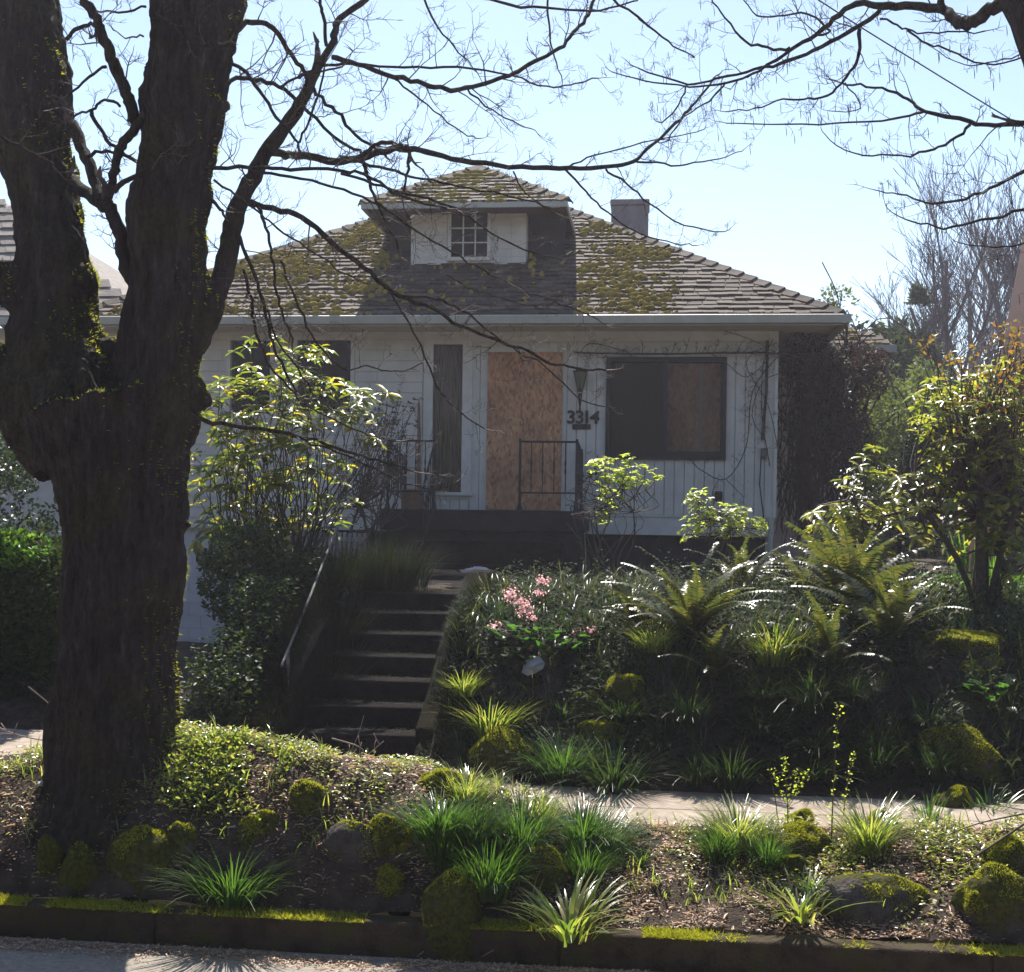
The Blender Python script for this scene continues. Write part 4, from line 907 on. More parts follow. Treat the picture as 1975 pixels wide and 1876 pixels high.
# widths below are full widths in photo bearings
BR = [
 ([(385,640),(400,608),(418,562),(437,500),(448,450),(460,400),(487,340),(522,283),(570,215),(596,165),(615,125)],52,19,8.15,8.5),
 ([(612,130),(642,82),(657,37),(706,-2),(760,-60)],16,10,8.5,8.9),
 ([(631,90),(622,30),(616,0),(600,-80)],8,6,8.5,8.2),
 ([(642,112),(687,123),(762,148),(818,163),(860,172),(900,170),(949,157),(990,142),(1030,120),(1076,95),(1105,65),(1129,37),(1147,0),(1160,-40)],11,6,8.5,10.5),
 ([(575,150),(620,130),(680,123),(781,131),(882,131),(987,144),(1054,168),(1099,165),(1151,150)],7,2.5,8.4,10.0),
 ([(762,153),(799,183),(852,225),(904,262),(927,269)],4,2,9,9.4),
 ([(900,172),(949,213),(1000,240),(1039,258)],4,1.6,9.5,10),
 ([(810,-20),(844,52),(886,101),(912,130)],5,2,9.5,9.8),
 ([(930,-4),(1005,11),(1099,21),(1174,17),(1230,0)],6,3,9,10),
 ([(1058,-10),(1061,67),(1070,110),(1084,157)],4.5,2,10,10.3),
 ([(1181,-4),(1249,49),(1300,90),(1340,110)],5,2.5,9.5,10.5),
 ([(515,288),(545,298),(574,301),(650,311),(698,307),(740,292),(785,288),(837,297),(912,314),(1005,324),(1099,324),(1174,322),(1222,311),(1260,277),(1314,228),(1340,200),(1374,160)],17,4,8.3,10.8),
 ([(1222,311),(1280,318),(1340,316),(1400,304),(1436,290)],4.5,1.5,10.4,11),
 ([(1099,322),(1150,300),(1240,275),(1330,258),(1362,246)],4,1.8,10.2,11),
 ([(690,306),(710,290),(728,278),(755,275),(778,284),(790,290)],8,9,8.6,8.7),
 ([(450,73),(469,49),(504,44),(539,70),(567,115),(588,143),(612,180),(650,217),(676,251),(721,284),(745,300)],12,5,7.9,9.0),
 ([(420,112),(476,140),(507,189),(540,235),(574,276),(580,300)],8,5,7.9,8.3),
 ([(432,163),(465,153),(490,154),(539,168),(566,190),(595,217),(657,273),(700,296)],10,6,7.9,8.8),
 ([(539,168),(575,150),(612,140),(657,130)],6,4,8.1,8.4),
 ([(574,276),(590,250),(610,195),(628,140)],5,4,8.3,8.5),
 ([(220,366),(259,340),(320,330),(385,324),(490,324),(560,326),(657,330),(715,342),(773,380),(860,402)],11,5,7.7,8.6),
 ([(490,330),(560,342),(640,360),(715,389),(773,424),(820,456),(890,497),(948,531),(1021,563),(1079,587),(1152,616)],6,2.5,8.2,10.2),
 ([(657,302),(715,319),(775,335),(832,348),(904,363),(1006,385),(1093,418)],7,2.5,8.7,10),
 ([(657,335),(720,355),(790,375),(861,395),(904,418),(963,459),(1050,494),(1093,492)],6,2.5,8.5,10),
 ([(483,392),(542,406),(595,427),(657,483),(715,528),(773,571),(832,595),(890,630),(954,656),(1006,674),(1060,700),(1110,710),(1169,716)],13,4,8.2,9.8),
 ([(773,571),(840,577),(890,597),(945,640),(1000,680),(1049,705),(1120,770),(1180,790)],5,2,8.8,9.8),
 ([(497,402),(513,440),(525,497),(532,550),(539,588),(552,620),(565,665)],7,4,8.2,8.3),
 ([(455,440),(475,490),(497,546),(512,600),(522,650),(540,700),(569,755)],8,5,8.2,8.5),
 ([(470,520),(485,580),(488,616),(504,665),(522,709),(569,762),(588,781),(650,812),(712,840),(765,851)],7,2.5,8.4,9.4),
 ([(516,594),(532,650),(569,709),(613,768),(640,790)],5,2.5,8.3,8.8),
 ([(540,500),(569,575),(600,644),(638,693),(672,715),(710,706),(744,715),(780,716),(815,700)],5,2,8.3,9.2),
 ([(730,535),(759,575),(800,644),(837,731),(868,778),(934,828)],5,2.5,8.8,9.4),
 ([(365,800),(400,812),(447,821),(557,837),(650,865),(700,880),(744,893),(797,909)],11,3.5,7.9,8.6),
 ([(560,840),(620,862),(681,885),(759,921),(837,946),(880,930)],5,2,8.2,8.6),
 ([(413,350),(455,378),(500,410),(546,448),(612,490),(690,540)],5,3,7.9,8.6),
 ([(405,385),(425,405),(437,420)],8,5,8,8.2),
 ([(989,331),(1015,375),(1060,400)],3.5,1.8,10,10.2),
 ([(1091,328),(1130,370),(1173,411),(1232,450),(1300,470),(1345,473)],4.5,1.8,10.2,11),
 ([(1168,326),(1210,355),(1251,393),(1320,434),(1390,449),(1409,439)],4.5,1.6,10.4,11.2),
 ([(698,307),(712,350),(722,382),(740,420),(770,480)],8,4,8.7,8.9),
 ([(790,292),(785,340),(775,380)],6,4,8.8,8.9),
 ([(860,530),(900,555),(950,570),(1000,586),(1050,590),(1090,570)],3,1.6,9.3,9.6),
 ([(282,575),(258,545),(246,515),(238,480),(228,440),(215,410),(202,392)],34,26,8.1,8.0),
 ([(205,402),(185,385),(160,368),(140,350)],26,24,8.0,8.3),
 ([(196,385),(186,360),(172,320),(158,285),(140,240)],20,26,8.0,8.3),
 ([(208,395),(214,360),(222,320),(230,288),(250,262),(275,232)],17,20,8.0,7.9),
 ([(265,245),(252,205),(240,170),(222,130),(208,95),(195,60),(180,30),(158,-5),(120,-80)],26,18,7.95,7.6),
 ([(206,130),(170,148),(133,185)],7,5,7.8,8.0),
 ([(232,205),(200,192),(175,215),(145,223)],6,5,7.8,8.0),
 ([(175,217),(195,250),(217,283),(235,290)],9,7,7.9,8.0),
 ([(168,305),(190,294),(225,294),(262,312)],8,6,8.0,8.0),
 ([(128,75),(150,55),(175,48),(190,56)],9,8,7.9,7.8),
 ([(280,15),(230,25),(190,22),(160,12)],5,3,7.8,8.1),
 ([(275,70),(245,72),(215,55)],4,2,7.8,8.0),
 ([(0,263),(50,287),(104,319)],7,5,7.5,7.9),
 ([(300,28),(325,40),(360,78),(402,90),(420,84)],5,7,7.7,7.6),
]
for (pts, w0, w1, Y0, Y1) in BR:
    big = w0 > 14; branch(wpts(pts, w0, w1), Y0, Y1, .15 if not big else .28, .44 if w0 > 5 else .34)
tag(tw.m.build('twigs', M['twig'], tree), kind='stuff')

tree2 = thing('right_street_tree', tuple(at(2080, 1500, 8.4)), 'second bare street tree whose leaning trunk and limb enter at the top right', 'tree')
tb = MB(); o_, r_ = pxpath([(2150, 1700, 110), (2140, 1400, 95), (2125, 1000, 85), (2110, 600, 76), (2082, 300, 68), (2030, 100, 56), (1985, -10, 50), (1950, -120, 50), (1900, -400, 40)], 8.4, 8.4)
q4 = catmull([np.append(a, b) for a, b in zip(o_, r_)], 3); pth_ = [q[:3] for q in q4]; MB().tube(pth_, [q[3]*rnd.uniform(.95, 1.06) for q in q4], 18).build('trunk', M['bark'], tree2, True)
tw2 = Twigs()
BR2 = [
 ([(1990,20),(1950,8),(1915,15),(1886,38),(1858,46),(1835,32),(1818,19),(1760,13),(1702,13),(1653,8),(1608,38),(1563,75),(1495,117),(1440,150)],30,4,8.4,9.4,.22,.4),
 ([(1818,19),(1814,-10),(1800,-60)],14,10,8.5,8.6,.3,.3),
 ([(1700,12),(1688,30),(1630,64),(1570,98),(1502,124),(1457,134),(1382,152),(1325,162),(1231,132)],10,3,8.8,9.8,.15,.45),
 ([(1457,138),(1397,162),(1330,166),(1240,154),(1180,140)],5,2,9.3,9.9,.15,.4),
 ([(1975,237),(1920,241),(1871,237),(1784,214),(1751,192),(1702,173),(1645,166),(1620,160)],10,3,8.4,9.3,.17,.4),
 ([(2060,225),(2010,236),(1960,238)],12,10,8.4,8.4,.3,.4),
 ([(1784,214),(1739,229),(1645,237),(1517,241),(1401,239)],5,2,9,9.8,.16,.4),
 ([(1871,241),(1833,275),(1788,293),(1720,301),(1645,297),(1593,263)],6,2,8.8,9.5,.16,.42),
 ([(1658,56),(1657,105),(1640,140),(1604,181),(1563,192),(1510,192),(1457,211),(1401,216)],7,2,9,9.8,.16,.4),
 ([(1630,160),(1660,210),(1600,215)],3,1.5,9.2,9.4,.14,.3),
 ([(1694,34),(1732,49),(1770,64),(1848,64),(1900,60)],4,2.5,8.8,8.7,.2,.35),
 ([(1750,60),(1790,85),(1833,98),(1894,124),(1975,112)],4,3,8.8,8.6,.2,.35),
 ([(2060,310),(1975,331),(1909,365),(1848,387),(1788,391),(1736,376),(1690,369)],8,2,8.5,9.3,.17,.42),
 ([(2060,380),(1975,406),(1894,425),(1820,439),(1760,430),(1715,405)],7,2,8.6,9.4,.17,.42),
 ([(2060,420),(1975,470),(1900,476),(1850,470)],4,2,8.8,9.2,.2,.35),
 ([(1525,93),(1480,94),(1440,80),(1400,35),(1370,0)],6,3,9.3,9.6,.16,.4),
 ([(1570,70),(1600,60),(1560,30),(1500,30),(1460,30),(1430,-6)],5,2.5,9.2,9.6,.16,.35),
 ([(1975,105),(1920,120),(1860,125),(1800,95)],3,1.5,8.8,9,.16,.35),
 ([(1325,162),(1310,200),(1285,232),(1268,236)],4,2,9.7,9.9,.18,.3),
 ([(1400,160),(1370,195),(1320,225),(1290,270),(1262,275)],4,2,9.6,10,.16,.35),
]
for (pts, w0, w1, Y0, Y1, st_, Lm_) in BR2: branch(wpts(pts, w0, w1), Y0, Y1, st_, Lm_, tree2, tw2)
for (p, d) in tw2.tips[::9]:   # hanging catkins
    tw2.m.tube([p, p+np.array([.004, 0, -.02]), p+np.array([.008, .004, -.05]), p+np.array([.006, 0, -.075])], [.0012, .0026, .003, .001], 3, False)
tag(tw2.m.build('twigs', M['twig'], tree2), kind='stuff')
tag(MB().tube([at(1500, -50, 10.5), at(1660, 53, 10.9), at(1810, 146, 11.2), at(1961, 238, 11.6), at(2200, 385, 12.2)], .006, 6).build('overhead_cable', M['iron']), 'straight black overhead cable slanting across the top right sky', 'cable')

# far bare trees, fan shaped
def far_tree(px, py0, Y, H, spread, label, mat='twig2', n=5, seed=0, group=None, lev=4):
    rr = random.Random(seed); b = at(px, py0, Y); root = thing('bare_tree', tuple(b), label, 'tree', group); tm = MB(); cm = MB()
    def rec(p, d, L, r, l):
        q = [p]; k = 4
        for i in range(k):
            d = d+np.array([rr.gauss(0, .07), rr.gauss(0, .07), .035]); d /= np.linalg.norm(d); q.append(q[-1]+d*L/k)
        (tm if l <= 1 else cm).tube(q, [max(r*(1-.4*i/k), .008) for i in range(k+1)], 6 if l <= 1 else 3, False)
        if l >= lev: return
        nk = (n if l == 0 else rr.choice((3, 4, 4)))
        for i in range(nk):
            j = rr.randint(1, k) if l else rr.randint(2, k); a = rr.uniform(0, 2*math.pi); s_ = spread*rr.uniform(.5, 1.2)
            e = np.array([math.cos(a), math.sin(a), .15])*s_+d*1.0; e /= np.linalg.norm(e)
            rec(q[j], e, L*rr.uniform(.55, .78), r*.5, l+1)
    rec(b, np.array([0, 0, 1.]), H*.36, H*.014, 0)
    tm.build('trunk', M[mat], root, True); tag(cm.build('crown', M[mat], root), kind='stuff')
for k_, (px, Y, H, sp_) in enumerate(((1838, 42, 12.3, .58), (1930, 48, 13.8, .5), (1740, 46, 10.2, .75), (2010, 40, 12.4, .45), (1880, 62, 17, .5))):
    far_tree(px, 960, Y, H, sp_, ('tall bare tree behind the house whose trunk divides low, right of the dark conifer', 'tallest bare tree far behind the right rhododendron', 'smaller bare tree just right of the roof corner', 'bare tree partly behind the rust-red gable', 'farthest bare tree filling the gaps behind the others')[k_], seed=k_+3, n=6, group='bare trees behind the house', lev=5 if k_ < 4 else 4)
def leafy_mass(name, c, r, n, L, Wd, mat, label, cat, seed=1, stem=True, tv=OVAL_V, tf=OVAL_F, thr=-.05, group=None, shape=None, parts=('foliage',)):
    rg = np.random.RandomState(seed); c = np.array(c); root = thing(name, (c[0], c[1], c[2]-r[2]), label, cat, group)
    U_ = rg.normal(size=(n*3, 3)); U_ /= np.linalg.norm(U_, axis=1)[:, None]; U_ *= (rg.rand(n*3)**.33)[:, None]
    if shape == 'cone': U_[:, :2] *= ((1-U_[:, 2])/2)[:, None]*1.05
    Pn = c+U_*np.array(r); keep = np.array([noise.fractal(Vector(p*(1.6/max(r[0], .4)))+Vector((seed*5.1, 0, 0)), 1, 2, 3) > thr for p in Pn]); Pn = Pn[keep][:n]; m = len(Pn)
    D_ = nrm(U_[keep][:n])*.6+rdir(m)*.8; V_, F_ = scatter(Pn, D_, rdir(m), rg.uniform(.6, 1.2, m)*L, rg.uniform(.7, 1.2, m)*Wd, tv, tf)
    tag(link('foliage', fastmesh('foliage', V_, F_, M[mat], True), root), kind='stuff')
    if stem:
        sm = MB(); b = c-np.array([0, 0, r[2]*1.15]); rr = random.Random(seed)
        for i in range(9):
            e = Pn[rr.randrange(m)]; mid = (b+e)/2+np.array([rr.gauss(0, .1)*r[0], rr.gauss(0, .1)*r[0], .1*r[2]]); sm.tube(catmull([b+np.array([rr.gauss(0, .03), rr.gauss(0, .03), 0]), mid, e], 3), .022*max(.5, r[0]), 5)
        sm.build('stem', M['twig'], root, True)
    return root
leafy_mass('conifer', at(1765, 690, 38), (1.7, 1.5, 2.7), 5200, .26, .09, 'conifer', 'dark pointed conifer standing in front of the far bare trees', 'tree', 2, shape='cone', thr=-.02)
leafy_mass('willow_shrub', at(1755, 800, 27), (1.15, 1, 1.15), 4500, .13, .05, 'willow', 'fresh light green shrub beyond the vine-covered corner', 'shrub', 3)
leafy_mass('willow_shrub', at(1712, 880, 26), (.85, .8, .9), 2600, .12, .05, 'willow', 'lower pale green shrub directly behind the vine tangle', 'shrub', 4)
leafy_mass('clipped_evergreen', at(1790, 880, 19), (.36, .36, .62), 4200, .09, .04, 'conifer', 'dark egg-shaped evergreen between the house and the right rhododendron', 'shrub', 5, thr=-.5)
leafy_mass('thin_sapling', at(1610, 600, 27), (.5, .3, .55), 380, .1, .05, 'willow', 'sparse yellow-green sapling top showing over the right roof corner', 'tree', 6, stem=True)
for k_, (px, py, Y, rx, rz, lb) in enumerate(((1640, 760, 34, 2.2, 1.9, 'dull green tree mass beyond the rear wing'), (1850, 960, 30, 3, 1.7, 'dark evergreen hedge far behind the right rhododendron'), (1990, 900, 32, 3, 2.2, 'dark evergreen hedge behind the rust-red house'))):
    leafy_mass('background_shrub', at(px, py, Y), (rx, 1.4, rz), 8000, .22, .11, 'shade_leaf', lb, 'shrub', 10+k_, stem=False, thr=-.12)
# dark hedge at the far left with a lit upper rim
def hedge(name, x0, x1, y0, y1, z0, z1, n, L, Wd, mat, label, seed):
    rg = np.random.RandomState(seed); root = thing(name, ((x0+x1)/2, y0, z0), label, 'hedge'); F3 = []
    Pn = np.stack([rg.uniform(x0, x1, n), rg.uniform(y0, y1, n), z0+(z1-z0)*rg.rand(n)**.8], 1)
    keep = np.array([noise.fractal(Vector(p*1.3), 1, 2, 3) > -.22 for p in Pn]); Pn = Pn[keep]
    Pn[:, 2] += np.array([noise.noise(Vector((p[0]*1.1, p[1], 5)))*.22 for p in Pn])
    V_, F_ = scatter(Pn, rdir(len(Pn), -.3, 1), rdir(len(Pn)), rg.uniform(.6, 1.2, len(Pn))*L, Wd, OVAL_V, OVAL_F)
    tag(link('foliage', fastmesh('foliage', V_, F_, M[mat], True), root), kind='stuff')
hx0 = at(-250, 1000, 13)[0]; hx1 = at(118, 1000, 13)[0]
hx0 = at(-250, 1000, 11)[0]; hx1 = at(112, 1000, 11)[0]
hedge('dark_hedge', hx0, hx1, 10.7, 12.6, .55, at(50, 1040, 11)[2], 34000, .07, .04, 'shade_leaf', 'tall dark hedge left of the big tree trunk', 21)
hx1 = at(118, 1000, 13.5)[0]
hedge('glossy_hedge', hx0-1, hx1, 13, 14.5, 1.2, at(50, 815, 13.5)[2], 12000, .075, .038, 'rhodo_dark', 'glossy sunlit laurel showing above the dark hedge at the far left', 22)
leafy_mass('bright_shrub', at(30, 1060, 10.9), (.3, .3, .17), 900, .07, .03, 'grass', 'bright green feathery shrub on top of the dark hedge', 'shrub', 23, stem=False)

# ------------------------------------------------------------------ rhododendrons
def whorl_plant(name, label, cat, basept, centres, leafmat_, L0, W0, nper, seed, nobj=200, cols=None, droop=.15, stemr=.02):
    rg = np.random.RandomState(seed); rr = random.Random(seed); root = thing(name, tuple(basept), label, cat)
    Ps, Ds, Ns, Ls, Ws = [], [], [], [], []; sm = MB(); bp = np.array(basept)
    hubs = [bp+np.array([rr.gauss(0, .25), rr.gauss(0, .2), rr.uniform(.5, 1.1)]) for _ in range(7)]
    for h in hubs: sm.tube(catmull([bp+np.array([rr.gauss(0, .08), rr.gauss(0, .08), -.1]), (bp+h)/2+np.array([rr.gauss(0, .08), 0, 0]), h], 3), [stemr]*7, 6)
    for c in centres:
        h = min(hubs, key=lambda q: np.linalg.norm(q-c)+rr.random()*.5); axis = nrm((c-h)+np.array([0, -.1, .45+rr.random()*.4]))
        if rr.random() < .42: sm.tube(catmull([h, h*.6+c*.4+np.array([rr.gauss(0, .16), rr.gauss(0, .12), -.1]), h*.25+c*.75+np.array([rr.gauss(0, .09), rr.gauss(0, .1), -.06]), c], 3), [stemr*.5, stemr*.46, stemr*.42, stemr*.38, stemr*.32, .006, .005, .005, .004, .003], 4, False)
        k = rr.randint(*nper); a0 = rr.random()*6.3; s1 = nrm(np.cross(axis, [.3, .9, .1])); s2 = np.cross(axis, s1); sc_ = rr.uniform(.75, 1.2)
        for i in range(k):
            a = a0+i*2.399; rad = s1*math.cos(a)+s2*math.sin(a); up_ = rr.uniform(-.25, .55)
            d = nrm(rad+axis*up_-np.array([0, 0, droop*rr.random()*2])); Ps.append(c-axis*.02*rr.random()); Ds.append(d); Ns.append(nrm(axis+rad*-.3)); l_ = L0*sc_*rr.uniform(.7, 1.15); Ls.append(l_); Ws.append(W0*sc_*rr.uniform(.8, 1.15))
    Ps, Ds, Ns, Ls, Ws = map(np.array, (Ps, Ds, Ns, Ls, Ws)); order = np.argsort(Ps[:, 1]); near = order[:nobj]; far = order[nobj:]
    sm.build('stem', M['twig'], root, True)
    if nobj: leaf_objects('leaf', Ps[near], Ds[near], Ns[near], Ls[near], Ws[near], M[leafmat_], root)
    V_, F_ = scatter(Ps[far], Ds[far], Ns[far], Ls[far], Ws[far]); tag(link('leaves', fastmesh('leaves', V_, F_, M[leafmat_], True), root), kind='stuff')
    return root, sm
def region(blobs, seed):
    rr = random.Random(seed); o = []
    for (cx, cy, rx, ry, Y0, Y1, n) in blobs:
        for _ in range(n):
            a = rr.random()*6.283; q = rr.random()**.5; o.append(at(cx+rx*q*math.cos(a), cy+ry*q*math.sin(a), rr.uniform(Y0, Y1)))
    return o
whorl_plant('rhododendron', 'large sunlit green rhododendron with some yellow leaves right of the big trunk', 'shrub', (X_at(560, 14), 13.8, 1.2),
    region([(570, 680, 60, 40, 13.2, 14.4, 20), (485, 735, 55, 30, 13, 14.4, 14), (430, 770, 60, 40, 13, 14.2, 22), (610, 770, 100, 55, 13, 14.4, 52), (690, 810, 35, 45, 13, 13.8, 9), (500, 820, 90, 40, 13, 14.4, 34), (440, 870, 70, 50, 13, 14.4, 20), (540, 900, 140, 55, 13, 14.6, 50), (430, 960, 60, 80, 13, 14.4, 34), (540, 1000, 130, 80, 13.2, 14.6, 46), (480, 1080, 70, 50, 12.8, 14, 22), (415, 1040, 40, 60, 12.8, 13.8, 16), (520, 1150, 60, 50, 12.6, 13.4, 14), (640, 950, 50, 60, 13.4, 14.4, 8), (560, 1150, 60, 70, 12.8, 13.6, 8), (455, 655, 40, 30, 13.4, 14, 3), (735, 765, 22, 22, 13.2, 13.4, 3), (712, 850, 20, 15, 13.2, 13.4, 3)], 5), 'rhodo', .165, .054, (5, 9), 31, 260)
tr_ = whorl_plant('rhododendron', 'tall leggy rhododendron with copper new growth at the right edge', 'shrub', (X_at(1893, 13), 13.0, 1.72),
    region([(1840, 790, 90, 70, 12.4, 13.8, 80), (1930, 800, 60, 110, 12.4, 13.8, 90), (1880, 900, 110, 60, 12.4, 13.8, 84), (1780, 950, 80, 40, 12.4, 13.4, 34), (1930, 980, 60, 80, 12.4, 13.6, 34), (1850, 1020, 90, 50, 12.6, 13.6, 26), (1960, 1090, 30, 60, 12.4, 13.2, 14)], 6), 'rhodo_r', .115, .045, (5, 8), 32, 230, stemr=.03)[0]
cs = region([(1870, 710, 60, 35, 12.6, 13.6, 16), (1950, 675, 30, 55, 12.6, 13.6, 20), (1795, 680, 35, 25, 12.8, 13.4, 4), (1890, 770, 90, 40, 12.6, 13.6, 16), (1945, 800, 30, 80, 12.4, 13.6, 16), (1840, 850, 60, 40, 12.4, 13.4, 8)], 7)
Ps = np.repeat(np.array(cs), 8, 0)+rs.normal(0, .045, (len(cs)*8, 3)); Dn = nrm(rdir(len(Ps), -.3, 1)); V_, F_ = scatter(Ps, Dn, rdir(len(Ps)), rs.uniform(.04, .07, len(Ps)), .026)
tag(link('new_growth', fastmesh('new_growth', V_, F_, M['rhodo_red'], True), tr_), 'copper coloured young leaves', kind='stuff')
sm = MB()
for c in cs: sm.tube(catmull([np.array([X_at(1893, 13)+rnd.gauss(0, .15), 13.0, 2.9]), (c+np.array([X_at(1893, 13), 13, 3.1]))/2+np.array([rnd.gauss(0, .1), 0, -.1]), c], 3), [.012]*4+[.008, .006, .004], 4, False)
MB().tube(catmull([(X_at(1897, 12.9), 12.9, 1.5), (X_at(1893, 12.9), 12.9, 2.2), (X_at(1897, 12.9), 12.95, 2.9), (X_at(1900, 12.9), 13, 3.5)], 4), [.055]*9+[.045]*4, 10).build('stem', M['twig'], tr_, True)
sm.build('stem', M['twig'], tr_, True)
whorl_plant('rhododendron', 'low rhododendron with broad shiny leaves beside the vine-hung house corner', 'shrub', (X_at(1690, 14), 14.4, 1.75),
    region([(1650, 990, 100, 40, 14, 14.8, 26), (1600, 1020, 50, 30, 14, 14.6, 14), (1690, 900, 40, 45, 14, 14.6, 10), (1720, 1040, 90, 40, 13.8, 14.6, 22), (1670, 960, 60, 60, 14, 14.6, 14)], 8), 'rhodo_r', .15, .05, (6, 9), 33, 120)
leafy_mass('understorey_shrub', at(480, 1120, 12.6), (.5, .4, .62), 2600, .075, .04, 'creeper', 'dark leafy shrub filling the gap under the left rhododendron', 'shrub', 61, stem=True, thr=-.2)
# dark shrub by the porch, small-leaved
whorl_plant('small_leaved_shrub', 'dark airy shrub with small leaves standing left of the porch railing', 'shrub', (X_at(690, 17.6), 17.6, 1.7),
    region([(755, 820, 50, 60, 17.3, 18, 90), (720, 900, 60, 60, 17.2, 18, 70), (770, 775, 45, 25, 17.4, 17.9, 22), (690, 960, 60, 50, 17.2, 18, 26), (690, 1010, 60, 30, 17, 17.8, 10)], 9), 'shade_leaf', .06, .03, (3, 6), 34, 0)
# yellow-green shrubs before the right-hand window
for (bx, Y, blobs, lb, sd_) in ((1180, 16.2, [(1160, 900, 25, 22, 15.9, 16.4, 26), (1230, 915, 45, 20, 15.9, 16.4, 40), (1185, 940, 35, 30, 15.9, 16.4, 44), (1170, 990, 22, 20, 16, 16.4, 12), (1205, 885, 20, 10, 16, 16.3, 6)], 'yellow-green leafing shrub in front of the wall just right of the porch', 41),
                            (1400, 15.7, [(1345, 985, 30, 50, 15.4, 15.9, 40), (1400, 1000, 50, 35, 15.4, 15.9, 55), (1445, 1015, 35, 20, 15.4, 15.9, 24), (1325, 1025, 25, 15, 15.4, 15.9, 8)], 'yellow-green leafing shrub lower down under the wide window', 42)):
    whorl_plant('hydrangea', lb, 'shrub', (X_at(bx, Y), Y, 1.73), region(blobs, sd_), 'hydrangea', .075, .045, (4, 7), sd_, 0, stemr=.01)
whorl_plant('hydrangea', 'dark shaded twiggy shrub touching the right side of the porch', 'shrub', (X_at(1150, 17.4), 17.4, 1.73), region([(1140, 930, 25, 60, 17.2, 17.6, 36)], 43), 'shade_leaf', .06, .03, (3, 5), 43, 0, stemr=.01)

# ------------------------------------------------------------------ vines on the house
vn = thing('climbing_vine', (XR+.3, W+1, 1.8), 'dense dark red-brown creeper smothering the right corner of the house', 'vine')
vm = MB(); rr = random.Random(77)
b0 = at(1560, 1000, 21); tgt = []
for i in range(190):
    px, py = rr.choice(((1560, 700), (1600, 760), (1560, 850), (1640, 700), (1610, 830), (1590, 660), (1540, 720)))
    q = at(px+rr.gauss(0, 32), py+rr.gauss(0, 45), rr.uniform(19.9, 22.2)); s_ = at(1560+rr.gauss(0, 35), 1000+rr.uniform(-80, 60), rr.uniform(19.9, 22))
    mid = (q+s_)/2+np.array([rr.gauss(0, .25), rr.gauss(0, .2), rr.gauss(0, .3)]); e = q+np.array([rr.gauss(0, .25), rr.gauss(0, .2), rr.gauss(-.2, .3)])
    vm.tube(catmull([s_, mid, q, e], 4), [rr.uniform(.004, .014)]*13, 4, False)
for i in range(5):
    vm.tube(catmull([at(1545+i*9, 1030, 21), at(1550+rr.gauss(0, 8), 930, 21), at(1555+rr.gauss(0, 12), 830, 21), at(1560+rr.gauss(0, 20), 720, 21)], 4), .035, 6)
vm.build('vine_stem', M['vine'], vn, True)
rg = np.random.RandomState(5); Pn = []
for (cx, cy, rx, ry, n) in ((1555, 690, 50, 60, 4200), (1610, 740, 60, 60, 4200), (1570, 800, 60, 60, 2800), (1600, 860, 40, 60, 1200), (1650, 690, 60, 30, 2200), (1680, 720, 35, 50, 1200), (1640, 820, 40, 60, 900)):
    a = rg.rand(n)*6.283; q = rg.rand(n)**.5; Yv = rg.uniform(19.8, 22.4, n)
    Pn += [at(cx+rx*q_*math.cos(a_), cy+ry*q_*math.sin(a_), y_) for q_, a_, y_ in zip(q, a, Yv)]
Pn = np.array(Pn); Pn = Pn[np.array([noise.fractal(Vector(p*1.8), 1, 2, 3) > -.12 for p in Pn])]
V_, F_ = scatter(Pn, rdir(len(Pn), -1, .2), rdir(len(Pn)), rg.uniform(.05, .12, len(Pn)), .03, OVAL_V, OVAL_F)
tag(link('foliage', fastmesh('foliage', V_, F_, M['vineleaf'], True), vn), kind='stuff')
vw = thing('bare_wall_vine', (0.5, W-.1, 4.9), 'leafless vine strung along the top of the wide window and down the boards', 'vine')
tv2 = Twigs(); rr = random.Random(9)
for pts, r_ in (([(1105, 680), (1180, 683), (1290, 684), (1400, 682), (1490, 684), (1560, 690)], .016), ([(1490, 690), (1440, 730), (1400, 700), (1370, 684)], .006), ([(1550, 640), (1490, 700), (1450, 760), (1440, 860), (1400, 925), (1350, 905), (1330, 885)], .008), ([(1400, 925), (1440, 960)], .006), ([(1500, 660), (1440, 700), (1480, 780), (1500, 860)], .006), ([(1380, 925), (1375, 960), (1400, 985)], .005), ([(1520, 700), (1460, 660), (1400, 640)], .005), ([(1505, 720), (1470, 740), (1450, 800), (1475, 850)], .006), ([(1120, 681), (1140, 665), (1210, 676)], .006), ([(1490, 650), (1475, 700), (1470, 800), (1485, 900)], .007)):
    P3 = catmull([at(x+rr.gauss(0, 2), y+rr.gauss(0, 2), W-.1-rr.random()*.08) for x, y in pts], 4); MB().tube(P3, r_, 5).build('vine_stem', M['vine'], vw, True)
    tv2.along(P3, [r_]*len(P3), .09 if r_ > .01 else .12, .28, 0, 3, 0)
for i, v in enumerate(tv2.m.v):
    if v[1] > W-.03: tv2.m.v[i] = (v[0], W-.03-rr.random()*.04, v[2])
tag(tv2.m.build('twigs', M['vine'], vw), kind='stuff')
